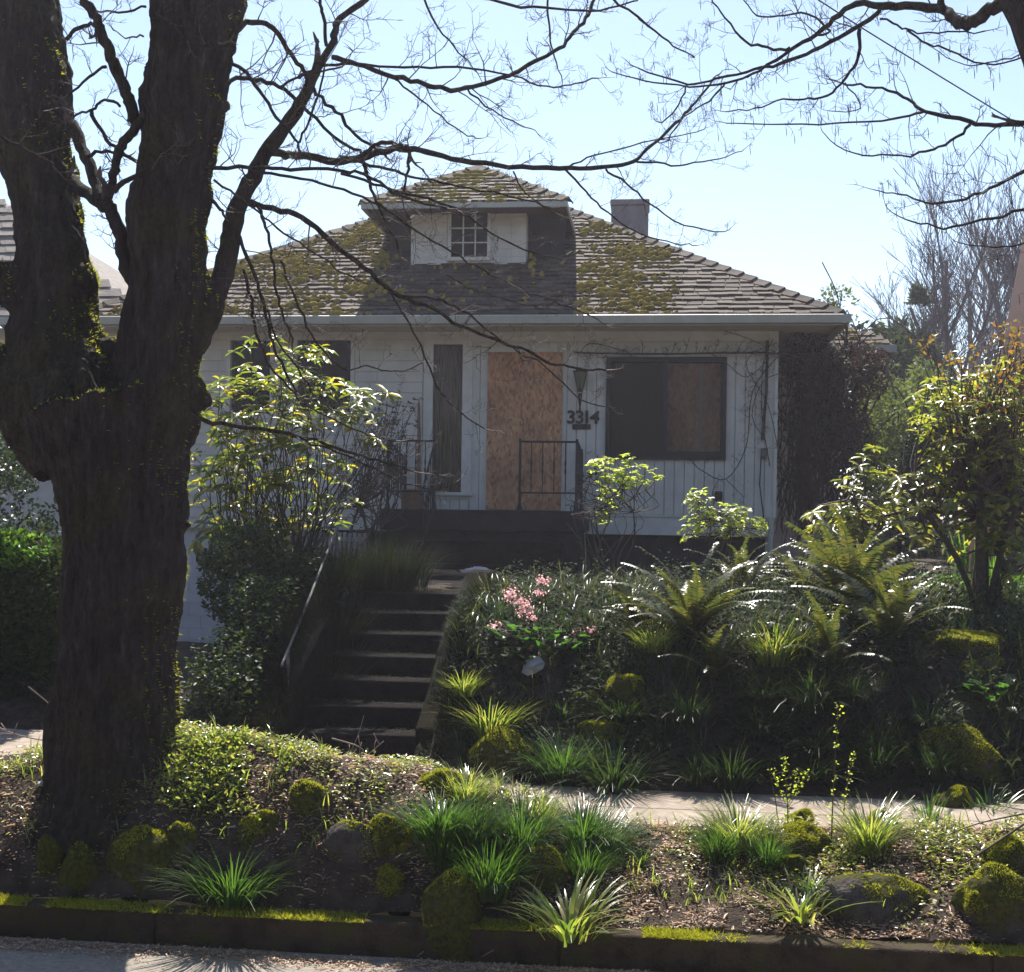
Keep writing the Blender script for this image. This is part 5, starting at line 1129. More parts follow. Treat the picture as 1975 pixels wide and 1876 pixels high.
# ------------------------------------------------------------------ boulders
IV4, IF4 = ico(4)
IV3, IF3 = ico(3)
def py_sink(b): return b[1] > 9.5
def boulder(cx, cy, w, h, Y, label, mat='rock', seed=0, moss=.5, dep=None, flat=.0, group=None, amp=.22, cat='boulder'):
    b = gp(cx, min(cy+h*.42, 1800)); Y = b[1]; sx = w/2*Y/FPX; top = b[2]+h*(.8 if b[1] < 9.5 else .92)*Y/FPX; bot = b[2]-.16; top -= (top-b[2])*(.3 if py_sink(b) else .2); sz = (top-bot)/2; sy = dep or sx*.75
    d = np.array([1+amp*noise.fractal(Vector(q*1.2)+Vector((seed*3.7, seed, 0)), 1, 2, 4)+.02*noise.noise(Vector(q*9)) for q in IV4])
    v = IV4*d[:, None]; rg_ = np.random.RandomState(seed*13+5)
    lo_ = v[:, 2] < 0; rr_ = np.sqrt(np.maximum(.05, 1-np.minimum(.95, v[:, 2]**2))); v[lo_, :2] /= (rr_[lo_]**.85)[:, None]
    for _ in range(9):
        pn = nrm(rg_.normal(size=3)*np.array([1, 1, .8])); dt = v@pn; lim = rg_.uniform(.7, .92); v = v-np.maximum(0, dt-lim)[:, None]*pn*.93
    v = v*(1+.03*np.array([noise.fractal(Vector(q*5)+Vector((seed, 2, 0)), 1, 2, 3) for q in IV4]))[:, None]*np.array([sx*1.12, sy, sz*1.12])
    me_ = fastmesh('mossy_boulder', v, IF4, M[mat], True); o = link('mossy_boulder', me_); o.location = (b[0], b[1]+sy*.55, (top+bot)/2)
    tag(o, label, cat, group)
    if moss > 0:
        vv = np.array(v); n_ = nrm(vv/np.array([sx*sx, sy*sy, sz*sz])); tri = np.array(IF4); k = int(min(14000, 9000*moss*max(.3, (sx*sz)/.02)))
        ti = rs.randint(0, len(tri), k); bc = rs.dirichlet((1, 1, 1), k); p = (vv[tri[ti]]*bc[:, :, None]).sum(1); nn = (n_[tri[ti]]*bc[:, :, None]).sum(1)
        cl = np.array([noise.fractal(Vector(q*7)+Vector((seed, 0, 0)), 1, 2, 3) for q in p]); keep = (nn[:, 2]*.9+cl*.9) > (.45 if mat == 'rock' else .75-.3*(p[:, 0]/sx)); p, nn = p[keep], nn[keep]
        V_, F_ = scatter(p, nn*.8+rdir(len(p))*.75, rdir(len(p)), rs.uniform(.008, .02, len(p)), .007, TUFT_V, TUFT_F)
        mo = link('moss', fastmesh('moss', V_, F_, M['moss']), None); mo.parent = o; tag(mo, kind='stuff')
    return o
ROCKS = [
 (148,1660,92,120,7.95,'rounded upright boulder in the shade below the big tree, second from the left','rock',.1,0),
 (88,1640,62,100,8.1,'dim boulder half behind the rounded one at the far left below the tree','rock',.1,0),
 (262,1635,130,150,7.95,'broad dark mossy boulder under the right side of the trunk, lit along its right rim','rock',.6,0),
 (345,1615,70,90,8.0,'dark boulder with a lit moss cap next to the trunk, below the leafy ground cover','rock',.6,0),
 (478,1600,70,60,8.1,'small moss-capped stone directly above the big grassy tuft','rock',1,0),
 (517,1575,46,66,8.2,'little moss-capped stone touching the one above the big grassy tuft','rock',1,0),
 (592,1530,90,80,8.35,'dark mossy lump in a hollow at the top of the planting strip','rock',.5,0),
 (672,1610,95,110,8.1,'grey-topped left half of the split boulder in the middle of the strip','barerock',.3,0),
 (738,1605,100,95,8.12,'moss-covered right half of the split boulder','rock',1,0),
 (755,1690,76,70,7.95,'small round moss-topped stone below the split boulder','rock',1,0),
 (868,1745,125,180,7.72,'big dark mossy block leaning over the kerb in the middle','rock',1,0),
 (1045,1665,88,95,8.0,'bright moss-covered stone among the strap-leaved clumps','rock',1,0),
 (843,1503,92,46,8.75,'flat moss cushion at the pavement edge left of the grassy clumps','rock',1.2,0),
 (1846,1538,78,80,8.75,'moss dome standing at the pavement edge on the right','rock',1.2,0),
 (1688,1722,180,92,8.0,'long flat grey stone with a moss patch on its right half','barerock',1,0),
 (1935,1750,150,165,7.85,'largest dark boulder with a lit moss rim at the right edge','rock',1,0),
 (1950,1645,88,86,8.15,'mossy boulder just above the largest one at the right edge','rock',1,0),
 (1542,1622,110,84,8.35,'soft yellowish moss hummock beside the right grassy clump','rock',1.4,0),
 (1527,1668,70,46,8.2,'small arched mossy stone in front of the moss hummock','rock',1,0),
 (1545,1578,66,36,8.6,'low moss cushion at the pavement edge behind the moss hummock','rock',1.2,0),
 (1705,1580,60,40,8.7,'small mossy stone at the pavement edge among ground cover','rock',1.2,0),
 (1207,1325,80,90,11.6,'domed mossy boulder halfway up the bank','rock',1,1),
 (1130,1350,60,60,11.5,'mossy stone left of the domed boulder on the bank','rock',1,1),
 (1165,1410,100,90,10.95,'mossy boulder below the domed one on the bank','rock',1,1),
 (955,1445,130,110,10.8,'wide dark boulder at the foot of the bank next to the steps','rock',.6,1),
 (1860,1230,150,60,12.2,'moss-topped ledge stone in the bank below the right rhododendron','rock',.9,1),
 (1905,1275,70,42,11.9,'pale grey cracked stone on the bank at the right','barerock',.5,1),
 (1872,1288,46,36,11.8,'small bright mossy stone touching the pale cracked one','rock',1.2,1),
 (1850,1440,150,120,10.9,'shadowed boulder at the foot of the right bank','rock',.4,1),
]
for i, (cx, cy, w, h, Y, lb, mt, ms, g_) in enumerate(ROCKS): boulder(cx, cy, w, h, Y, lb, mt, i+1, ms, amp=.2)

# ------------------------------------------------------------------ strap-leaved clumps
def clump_mesh(seed, n=400, L=.29, w=.0065, spread=1.0, mat='liriope', name='strap_leaves'):
    rg = np.random.RandomState(seed); k = 5; V_ = []; F_ = []; off = 0
    for i in range(n):
        a = rg.rand()*6.283; lean = (rg.rand()**.75)*1.1*spread; l = L*rg.uniform(.6, 1.15); b = np.array([math.cos(a), math.sin(a), 0])*rg.uniform(0, .11*L/.3); curve = rg.uniform(.5, 1.6)*spread; th = lean*.55
        p = b.copy(); out_ = np.array([math.cos(a+rg.normal(0, .25)), math.sin(a+rg.normal(0, .25)), 0]); sd_ = np.array([-out_[1], out_[0], 0]); ww = w*rg.uniform(.7, 1.2)
        for j in range(k+1):
            t = j/k; wj = ww*(1-t**2.2)*.5*(.7+.3*min(1, t*5)) if j < k else .0005
            V_ += [p-sd_*wj, p+sd_*wj]
            th2 = th+curve*t; d = out_*math.sin(th2)+np.array([0, 0, 1])*math.cos(th2); p = p+d*l/k
        for j in range(k): q = off+2*j; F_.append((q, q+1, q+3, q+2))
        off += 2*(k+1)
    return fastmesh(name, V_, F_, M[mat], True)
CM = {('n', i): clump_mesh(50+i) for i in range(4)}
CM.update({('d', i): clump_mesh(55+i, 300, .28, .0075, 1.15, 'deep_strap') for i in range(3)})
CM.update({('p', i): clump_mesh(60+i, 300, .28, .007, 1.0, 'liriope_lit') for i in range(2)})
CM.update({('w', i): clump_mesh(70+i, 80, .3, .018, 1.05, 'liriope_lit') for i in range(2)})
CM.update({('s', i): clump_mesh(80+i, 60, .26, .011, .9) for i in range(2)})
CM.update({('t', i): clump_mesh(90+i, 40, .42, .022, .35, 'grass') for i in range(2)})
def clump(px, py, w, Y, label, kind='n', cat='grass clump', nm='strap_leaf_clump', group=None, h=None):
    p = gp(px, py+w*.16); z = p[2]; Y = p[1]; s_ = (w*Y/FPX)/.4; nvr = len([1 for q in CM if q[0] == kind])
    o = link(nm, CM[(kind, rnd.randrange(nvr))]); hs = s_ if h is None else h*Y/FPX/.26
    s_ *= rnd.uniform(.8, 1.25); hs *= rnd.uniform(.7, 1.05); o.location = (p[0]+rnd.gauss(0, .04), p[1]+rnd.gauss(0, .05), z-.02); o.scale = (s_, s_*rnd.uniform(.8, 1.2), hs); o.rotation_euler = (rnd.gauss(0, .05), rnd.gauss(0, .05), rnd.random()*6.28); tag(o, label, cat, group); return o
G1 = 'strap-leaved clumps in the planting strip'; G2 = 'strap-leaved clumps on the bank'
CL = [
 (462,1700,190,7.95,'big dark green grassy tuft standing alone right of the tree base near the kerb','n',1),
 (845,1575,150,8.35,'bushy dark clump just right of the split boulder, top left of the central group','n',1),
 (925,1600,160,8.3,'tall clump in the middle of the central group','n',1),
 (905,1520,130,8.8,'pale-tipped clump at the pavement edge behind the central group','p',1),
 (1005,1605,150,8.35,'clump right of the middle of the central group, above the bright mossy stone','n',1),
 (1100,1600,150,8.4,'upright clump at the back right of the central group','n',1),
 (1190,1620,130,8.3,'clump at the right end of the central group beside the bare litter','n',1),
 (1120,1670,140,8.1,'dark clump just right of the bright mossy stone','n',1),
 (930,1685,170,8.0,'drooping clump hanging over the big dark block','n',1),
 (870,1640,150,8.15,'clump behind the big dark block','n',1),
 (1050,1570,110,8.5,'small clump at the back of the central group near the pavement','p',1),
 (980,1640,120,8.2,'clump left of the bright mossy stone','n',1),
 (1230,1650,90,8.2,'short tuft at the right fringe of the central group','s',1),
 (1112,1770,150,7.85,'low wide-leaved clump near the kerb in the middle','w',1),
 (1440,1600,130,8.5,'bushy pale clump at the pavement edge, left end of the right group','p',1),
 (1400,1635,120,8.35,'green clump in front of the left end of the right group','n',1),
 (1480,1650,110,8.25,'dark clump left of the moss hummock','n',1),
 (1545,1740,130,8.0,'clump with broad pale leaves left of the long flat grey stone','w',1),
 (1560,1700,90,8.1,'narrow upright tuft behind the clump by the long flat stone','s',1),
 (1660,1605,130,8.5,'sprawling clump between the moss hummock and the moss dome','p',1),
 (1610,1640,90,8.4,'small tuft right of the moss hummock','s',1),
 (1785,1570,100,8.7,'arching tuft just left of the moss dome','s',1),
 (770,1720,60,7.95,'thin wispy tuft in front of the small round moss-topped stone','s',1),
 (730,1610,60,8.0,'thin wispy tuft growing against the split boulder','s',1),
 (1625,1745,60,7.95,'wispy tuft against the front of the long flat grey stone','s',1),
 (1960,1720,60,7.75,'thin tuft on top of the largest dark boulder','s',1),
 (1920,1560,90,8.6,'short tuft right of the moss dome','s',1),
 (905,1325,80,11.5,'small bright upright tuft beside the right cheek of the steps','p',2),
 (942,1395,130,11.1,'bright arching clump right of the steps, above the wide dark boulder','p',2),
 (1012,1478,90,10.6,'clump at the foot of the bank, first from the steps','n',2),
 (1105,1480,150,10.6,'clump at the foot of the bank, second from the steps','n',2),
 (1190,1502,175,10.6,'clump at the foot of the bank, third from the steps','n',2),
 (1318,1488,85,10.6,'dim clump at the foot of the bank, fourth from the steps','n',2),
 (1430,1500,130,10.6,'dim clump at the foot of the bank, fifth from the steps','n',2),
 (1545,1480,100,10.6,'dim clump at the foot of the bank behind the tall seedlings','n',2),
 (1690,1470,130,10.7,'clump with a few lit blades at the right foot of the bank','n',2),
 (1800,1480,120,10.7,'shadowed clump at the foot of the bank farther right','n',2),
 (1095,1375,70,11.3,'little tuft above the second bank-foot clump','s',2),
 (1215,1370,120,11.3,'clump just below the domed boulder','n',2),
 (1160,1450,100,10.9,'clump wedged below the mossy pair on the bank','n',2),
 (1270,1440,110,10.9,'clump right of the mossy pair on the bank','n',2),
 (1330,1370,120,11.3,'dim clump under the left fern','n',2),
 (1470,1330,130,11.6,'clump under the gap between the ferns','n',2),
 (1440,1400,120,11.1,'clump in the middle of the bank between the two fern groups','n',2),
 (1560,1340,130,11.6,'clump below the right fern','n',2),
 (1560,1420,120,11.0,'clump behind the tallest seedling','n',2),
 (1640,1330,110,11.7,'clump with lit tips under the large right fern','n',2),
 (1700,1430,110,11.0,'clump low on the bank under the shadowed fern','n',2),
 (1780,1380,110,11.2,'shadowed clump in the right bank','n',2),
 (1500,1260,120,12.4,'bright leafy clump between the two large ferns','p',2),
 (1560,1230,110,12.6,'clump with upright blades right of the gap between ferns','n',2),
 (1860,1110,90,13.6,'bright upright iris leaves under the right rhododendron','t',2),
 (1905,1120,80,13.8,'bright upright iris leaves right of the others under the rhododendron','t',2),
 (1250,1230,110,12.8,'bright leafy clump left of the left fern','p',2),
]
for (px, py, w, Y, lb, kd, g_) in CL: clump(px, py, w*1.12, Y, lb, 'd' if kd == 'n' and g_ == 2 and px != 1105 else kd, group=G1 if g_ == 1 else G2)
# tall dim grasses left of the porch steps
for i, (px, py, Y, lb) in enumerate(((700, 1130, 15.6, 'tall dim ornamental grass, first from the left beside the path'), (745, 1135, 15.4, 'tall dim ornamental grass, second from the left beside the path'), (660, 1150, 15.2, 'tall dim ornamental grass behind the hand rail'), (790, 1125, 15.8, 'tall dim ornamental grass at the left end of the porch steps'), (640, 1230, 13.6, 'dim overhanging grass on the left cheek of the steps, upper'), (620, 1330, 12.2, 'dim overhanging grass on the left cheek of the steps, lower'))):
    if i < 4: CM[('g', 0)] = CM.get(('g', 0)) or clump_mesh(120, 300, .5, .008, .6, 'dimgrass'); clump(px, py, 90, Y, lb, 'g', 'grass clump', 'ornamental_grass', 'dim grasses along the path', h=70)
    else: CM[('g', 0)] = CM[('g', 0)]; clump(px, py, 110, Y, lb, 'g', 'grass clump', 'ornamental_grass', 'dim grasses along the path', h=70)

# ------------------------------------------------------------------ ferns
def frond_mesh(seed, L=.85, n=30):
    rg = np.random.RandomState(seed); V_ = []; F_ = []; off = 0; p = np.zeros(3); th = .35; pts = []
    for j in range(n+1):
        pts.append(p.copy()); t = j/n; th = .35+1.25*t**1.3; p = p+np.array([0, math.sin(th), math.cos(th)])*L/n
    for j in range(3, n):
        t = j/n; ln = .1*math.sin(min(1, (t*1.15)+.12)*math.pi*.92)**.7*(1-t*.35)*L/.85; d = pts[min(j+1, n)]-pts[j-1]; d /= np.linalg.norm(d)
        for s_ in (-1, 1):
            q = pts[j]; side_ = np.array([s_, 0, 0]); nn = np.cross(side_, d); tip = q+side_*ln+d*ln*.35-nn*s_*0+np.array([0, 0, -.012+rg.normal(0, .006)]); w = L/n*.42
            V_ += [q-d*w, q+d*w, (q+tip)/2+d*w+np.array([0, 0, .006]), (q+tip)/2-d*w+np.array([0, 0, .006]), tip]; F_ += [(off, off+1, off+2), (off, off+2, off+3), (off+3, off+2, off+4)]; off += 5
    for j in range(n):
        a, b = pts[j], pts[j+1]; w = .004*(1-j/n)+.001; x = np.array([w, 0, 0]); V_ += [a-x, a+x, b+x, b-x]; F_ += [(off, off+1, off+2), (off, off+2, off+3)]; off += 4
    return fastmesh('frond', V_, F_, M['fern'], True)
FM = [frond_mesh(200+i) for i in range(3)]
def fern(px, py, Y, R_, n, label, seed):
    rr = random.Random(seed); p = gp(px, py+25) if Y < 13.3 else at(px, py, Y); z = gz(p[0], p[1])
    root = thing('sword_fern', (p[0], p[1], z), label, 'fern', 'sword ferns on the bank')
    for i in range(n):
        a = i*2.399+rr.random()*.4; s_ = R_*rr.uniform(.85, 1.3); tl = rr.uniform(-.5, .25) if i % 3 else rr.uniform(.1, .5)
        mw = Matrix.Translation((p[0], p[1], z)) @ Matrix.Rotation(a, 4, 'Z') @ Matrix.Rotation(-tl, 4, 'X') @ Matrix.Rotation(rr.gauss(0, .2), 4, 'Y') @ Matrix.Scale(s_, 4)
        link('frond', FM[rr.randrange(3)], root, mw)
for (px, py, Y, R_, n, lb, sd_) in ((1330, 1215, 13.0, .95, 34, 'large arching fern left of centre on the bank, right of the pink flowers', 1), (1640, 1170, 13.1, 1.15, 40, 'largest fern with shiny fronds below the low rhododendron', 2), (1430, 1185, 13.4, .8, 24, 'fern squeezed between the two largest ferns', 3), (1715, 1220, 12.7, .95, 28, 'shadowed fern hanging down the bank right of the largest fern', 4), (1555, 1120, 13.8, .8, 22, 'fern rising behind the largest one near the downpipe', 5), (1230, 1190, 13.1, .6, 18, 'small fern at the left edge of the large arching one', 6), (1600, 1270, 12.3, .8, 20, 'dark fern spilling over the bank below the largest one', 7), (1375, 1290, 12.3, .65, 18, 'dim fern below the large arching one', 8)):
    fern(px, py, Y, R_, n, lb, sd_)

# ------------------------------------------------------------------ pink-flowering bergenia
def broad_plant(px, py, Y, n, R_, L0, label, seed, flowers=(), nm='bergenia', mat='bergenia', hgt=.12):
    rg = np.random.RandomState(seed); p = gp(px, py+30); z = p[2]+.03; Y = p[1]; root = thing(nm, (p[0], p[1], z), label, 'plant')
    a = rg.rand(n)*6.283; r = R_*rg.rand(n)**.5; Pp = np.stack([p[0]+r*np.cos(a), p[1]+r*np.sin(a)*.6, z+rg.uniform(-.1, hgt, n)], 1); D_ = np.stack([np.cos(a), np.sin(a), rg.uniform(-.1, .9, n)], 1)
    leaf_objects('leaf', Pp, D_, np.array([[0, 0, 1.]])+rdir(n)*.3, rg.uniform(.8, 1.25, n)*L0, rg.uniform(.8, 1.1, n)*L0*.8, M[mat], root)
    for (fx, fy, s_) in flowers:
        q = at(fx, fy, Y); g = MB().tube(catmull([(p[0]*.4+q[0]*.6, q[1], z-.05), (q[0]+.03, q[1], (z+q[2])/2), q], 3), .004, 5).build('flower_stalk', M['vine'], root, True)
        m = int(95*s_); Pp = q+rg.normal(0, .036*s_, (m, 3))*np.array([1.25, 1, .8])+rg.normal(0, .02, (1, 3)); V_, F_ = scatter(Pp, rdir(m), rdir(m), .022, .02, OVAL_V, OVAL_F); fo = tag(link('flower_head', fastmesh('flower_head', V_, F_, M['pink'], True), root), kind='stuff')
broad_plant(1040, 1215, 12.6, 85, .42, .13, 'broad-leaved plant with pink flower heads right of the garden steps', 301, ((985, 1148, 1.2), (1005, 1160, .9), (1047, 1127, .8), (1040, 1142, .6), (1018, 1178, .8), (954, 1210, .8), (1117, 1217, .6), (1142, 1216, .45), (1022, 1188, .4)))
broad_plant(980, 1260, 12.0, 40, .3, .11, 'flowerless broad-leaved plant below the pink-flowered one', 302, (), mat='shade_leaf')
broad_plant(1925, 1320, 11.5, 34, .28, .13, 'bright broad-leaved plant on the bank at the right edge', 303, ())
# ------------------------------------------------------------------ tall thin seedlings
for i, (px, py, Y, H, lb, lean) in enumerate(((1603, 1640, 8.5, 1.0, 'tallest thin leafy seedling right of the moss hummock', .03), (1625, 1590, 8.6, .55, 'thin leafy seedling leaning right of the tallest one', .12), (1520, 1600, 8.6, .5, 'forked leafy seedling left of the tallest one', -.05), (1500, 1590, 8.65, .42, 'bare reddish seedling left of the forked one', -.14))):
    p = gp(px, py); z = p[2]; root = thing('seedling', (p[0], p[1], z), lb, 'plant', 'thin seedlings in the right planting strip'); H = H*.92
    pth = catmull([np.array([p[0], p[1], z-.02]), np.array([p[0]+lean*.3*H, p[1], z+H*.4]), np.array([p[0]+lean*1.2*H, p[1]+.02, z+H])], 6); MB().tube(pth, [.005]*5+[.004]*4+[.002]*4, 5).build('stem', M['twig'], root)
    paths = [pth]
    if i == 2:
        for dx_ in (-.1, .12, .05): q = pth[5]; b_ = catmull([q, q+np.array([dx_*.5, 0, .1]), q+np.array([dx_, 0, .24])], 3); MB().tube(b_, .002, 4).build('stem', M['twig'], root); paths.append(b_)
    if i != 3:
        Pp = np.array([pt for pt_ in paths for pt in pt_[3:] for _ in range(7)]); Pp = Pp+rs.normal(0, .012, Pp.shape); V_, F_ = scatter(Pp, rdir(len(Pp), -.3, .8), rdir(len(Pp)), .022, .014, OVAL_V, OVAL_F); tag(link('foliage', fastmesh('foliage', V_, F_, M['hydrangea'], True), root), kind='stuff')

# ------------------------------------------------------------------ ground cover, litter
def on_ground(n, x0, x1, y0, y1, fn, seed):
    rg = np.random.RandomState(seed); x = rg.uniform(x0, x1, n); y = rg.uniform(y0, y1, n); d = fn(x, y); k = rg.rand(n) < d; x, y = x[k], y[k]
    z = ground(x, y)+np.array([noise.fractal(Vector((a*2.2, b*2.2, 0)), 1, 2, 4) for a, b in zip(x, y)])*.045; return np.stack([x, y, z], 1)
def n2(x, y, s, o): return np.array([noise.fractal(Vector((a*s, b*s, o)), 1, 2, 3) for a, b in zip(x, y)])
def cov_d(x, y):
    a = np.interp(x, [-3.9, -3.2, -1.4, -.9, -.3, .1, .9, 1.3, 3.2, 5], [.3, .6, .5, .45, .16, .1, .6, .9, 1, 1]); e = np.clip((y-7.75)/.5, .05, 1)
    return np.clip(a*e*(1+3.4*n2(x, y, 2.9, 4)), 0, 1)
Pg = on_ground(48000, -5.5, 4.5, 7.5, 8.74, cov_d, 1); n_ = len(Pg)
for grp_, m_ in ((0, 'cover'), (1, 'liriope_lit')):
    q = Pg[grp_::2]; q = q+np.stack([rs.normal(0, .01, len(q)), rs.normal(0, .01, len(q)), rs.uniform(.0, .06, len(q))], 1)
    V_, F_ = scatter(q, rdir(len(q), -.1, .7), np.array([[0, 0, 1.]])+rdir(len(q))*.5, rs.uniform(.016, .05, len(q)), rs.uniform(.01, .026, len(q)), OVAL_V, OVAL_F)
    tag(link('ground_cover', fastmesh('ground_cover', V_, F_, M[m_], True)), ('small bright leaves carpeting the planting strip', 'darker strap-like leaves mixed through the planting strip carpet')[grp_], kind='stuff')
# leafy thicket on the mound front
Pg = on_ground(9000, -3.25, -2.35, 7.65, 8.3, lambda x, y: np.clip(.8+1.5*n2(x, y, 3, 3)-np.abs(x+2.8)*.9, 0, 1)*np.clip((y-7.7)*4, 0, 1), 2); q = Pg+np.stack([rs.normal(0, .01, len(Pg))]*2+[rs.uniform(.0, .07, len(Pg))], 1)
V_, F_ = scatter(q[:2600], rdir(min(2600, len(q)), -.1, .9), rdir(min(2600, len(q)), 0, 1), rs.uniform(.03, .055, min(2600, len(q))), .017, LEAF_V, LEAF_F); tag(link('mound_foliage', fastmesh('mound_foliage', V_, F_, M['liriope_lit'], True)), 'glossy leafy growth on the mound beside the tree base', kind='stuff')
# litter everywhere in the strip and on the pavement edge and street gutter
def lit_d(x, y): return np.clip(.62+2.2*n2(x, y, 3.4, 8), .12, 1)*np.interp(x, [-5, -2.4, -1.5, -.6, 0, 1.2, 2.2, 4.5], [.6, .5, .6, .7, 1, 1, .6, .6])
Pg = on_ground(80000, -5.5, 4.5, 7.46, 8.76, lit_d, 3); n_ = len(Pg); Pg[:, 2] += rs.uniform(.002, .02, n_)
V_, F_ = scatter(Pg, rdir(n_, -.15, .35), np.array([[0, 0, 1.]])+rdir(n_)*.6, rs.uniform(.01, .035, n_)*np.where(rs.rand(n_) < .12, 2.6, 1), np.where(rs.rand(n_) < .3, .003, rs.uniform(.004, .016, n_)), OVAL_V, OVAL_F); tag(link('leaf_litter', fastmesh('leaf_litter', V_, F_, M['litter'], True)), 'dry brown leaf and twig litter over the planting strip', kind='stuff')
rg = np.random.RandomState(8); n_ = 13000; x = rg.uniform(-4.2, 4.5, n_); y = KY-.05-np.abs(rg.normal(0, .1, n_)); kp = np.array([noise.fractal(Vector((a*2.2, b*5, 1)), 1, 2, 3) for a, b in zip(x, y)]) > -.25; x = x[kp]; y = y[kp]; n_ = len(x); Pg = np.stack([x, y, rg.uniform(.004, .02, n_)], 1)
V_, F_ = scatter(Pg, rdir(n_, -.05, .3), np.array([[0, 0, 1.]])+rdir(n_)*.5, rs.uniform(.012, .04, n_), rs.uniform(.004, .014, n_), OVAL_V, OVAL_F); tag(link('gutter_litter', fastmesh('gutter_litter', V_, F_, M['litter'], True)), 'pale dry litter lying along the kerb foot', kind='stuff')
n_ = 500; x = rg.uniform(-2, 4.5, n_); y = 8.72+np.abs(rg.normal(0, .12, n_)); y[:110] = rg.uniform(8.75, 10.2, 110); Pg = np.stack([x, y, walkz(x)+.004], 1)
V_, F_ = scatter(Pg, rdir(n_, -.02, .1), np.array([[0, 0, 1.]])+rdir(n_)*.2, rs.uniform(.015, .04, n_), rs.uniform(.003, .012, n_), OVAL_V, OVAL_F); tag(link('pavement_litter', fastmesh('pavement_litter', V_, F_, M['litter'], True)), 'scattered brown bits along the pavement edge', kind='stuff')
def blades(n, x0, x1, y0, y1, fn, seed, L, Wd, mat, name, label, up=.55):
    Pg = on_ground(n, x0, x1, y0, y1, fn, seed); m = len(Pg); rg = np.random.RandomState(seed); a = rg.rand(m)*6.283; V_ = []; F_ = []
    d0 = np.stack([np.cos(a), np.sin(a), np.zeros(m)], 1); sd_ = np.stack([-np.sin(a), np.cos(a), np.zeros(m)], 1); l = rg.uniform(.4, 1.2, m)*L; th = rg.uniform(.1, .9, m)*up; cv = rg.uniform(.6, 2, m); p = Pg.copy(); rows = []
    for j in range(5):
        t = j/4; w = (Wd*(1-t**2)*.5+.0004)*np.ones(m); rows += [p-sd_*w[:, None], p+sd_*w[:, None]]; an = th+cv*t; p = p+(d0*np.sin(an)[:, None]+np.array([0, 0, 1])*np.cos(an)[:, None])*(l/4)[:, None]
    V_ = np.stack(rows, 1).reshape(-1, 3); b_ = (np.arange(m)*10)[:, None]; F_ = np.concatenate([b_+np.array([2*j, 2*j+1, 2*j+3, 2*j+2]) for j in range(4)], 0)
    tag(link(name, fastmesh(name, V_, F_, M[mat], True)), label, kind='stuff')
pn_ = lambda x, y: np.where((x > -3.5) & (x < -1.68), 0, 1)*np.clip(.3+2.2*n2(x, y, 1.9, 31), 0, 1)
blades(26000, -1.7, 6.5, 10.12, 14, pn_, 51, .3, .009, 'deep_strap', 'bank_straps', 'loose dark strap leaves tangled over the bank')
blades(9000, -1.7, 6.5, 10.2, 14, lambda x, y: np.clip(2.4*n2(x, y, 1.3, 37), 0, 1), 52, .42, .01, 'fern', 'bank_tall_straps', 'taller olive blades in patches on the bank')
blades(7000, -4.9, 4.5, 7.6, 8.72, lambda x, y: np.clip(-.25+2.4*n2(x, y, 2.6, 33), 0, 1), 53, .16, .008, 'liriope_lit', 'strip_straps', 'loose short strap leaves between the clumps of the strip')
blades(9000, -3.75, -3.12, 10.3, 14, lambda x, y: np.ones(len(x)), 54, .45, .009, 'dimgrass', 'cheek_grass', 'dim long grass hanging over the left side wall of the steps', .9)
blades(4500, -2.02, -1.6, 10.1, 14, lambda x, y: np.ones(len(x)), 55, .25, .009, 'dimgrass', 'cheek_grass', 'dim grass creeping over the right side wall of the steps', .9)
q = [(rnd.uniform(-3.1, -2.0), 10.83+.41*k+abs(rnd.gauss(.3, .12)), .49+.18*(k+1)+.006) for k in range(7) for _ in range(150)]; q = np.array([p for p in q if p[1] < 10.83+.41*(round((p[2]-.496)/.18))])
V_, F_ = scatter(q, rdir(len(q), -.05, .4), np.array([[0, 0, 1.]])+rdir(len(q))*.4, rs.uniform(.015, .05, len(q)), rs.uniform(.006, .02, len(q)), OVAL_V, OVAL_F); tag(link('step_litter', fastmesh('step_litter', V_, F_, M['shade_leaf'], True)), 'dark fallen leaves lying on the garden steps', kind='stuff')
# ivy and low leaves on the bank
def bank_d(x, y): return np.where((x > -3.45) & (x < -1.7), 0, 1)*np.where((x < -3.4) & (y < 10.45), 0, 1)*np.clip(.9+1.0*n2(x, y, 1.6, 2), .3, 1)
Pg = on_ground(90000, -4.15, 6.5, 9.95, 14.5, bank_d, 4); n_ = len(Pg); hn = np.clip(.12+.5*n2(Pg[:, 0], Pg[:, 1], 2.3, 12), .02, .5); Pg[:, 2] += rs.uniform(0, 1, n_)*hn
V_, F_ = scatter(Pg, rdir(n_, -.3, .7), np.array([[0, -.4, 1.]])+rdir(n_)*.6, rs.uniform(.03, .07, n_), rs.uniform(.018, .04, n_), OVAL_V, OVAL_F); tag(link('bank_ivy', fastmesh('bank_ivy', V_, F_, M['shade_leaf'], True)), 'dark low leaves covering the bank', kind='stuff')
Pg = on_ground(7000, -4.1, -3.4, 10.5, 13.4, lambda x, y: np.clip(.5+2*n2(x, y, 2, 6), 0, 1), 5); n_ = len(Pg); Pg[:, 2] += rs.uniform(0, .5, n_)
V_, F_ = scatter(Pg, rdir(n_, -.6, .6), rdir(n_), rs.uniform(.03, .07, n_), rs.uniform(.02, .035, n_), OVAL_V, OVAL_F); tag(link('bank_creeper', fastmesh('bank_creeper', V_, F_, M['creeper'], True)), 'small leaved creeper hanging down the bank left of the steps', kind='stuff')
Pg = on_ground(9000, 3.2, 8, 13.0, 16.5, lambda x, y: np.clip(.8+1*n2(x, y, 1.5, 9), 0, 1), 6); n_ = len(Pg); Pg[:, 2] += rs.uniform(0, .18, n_)
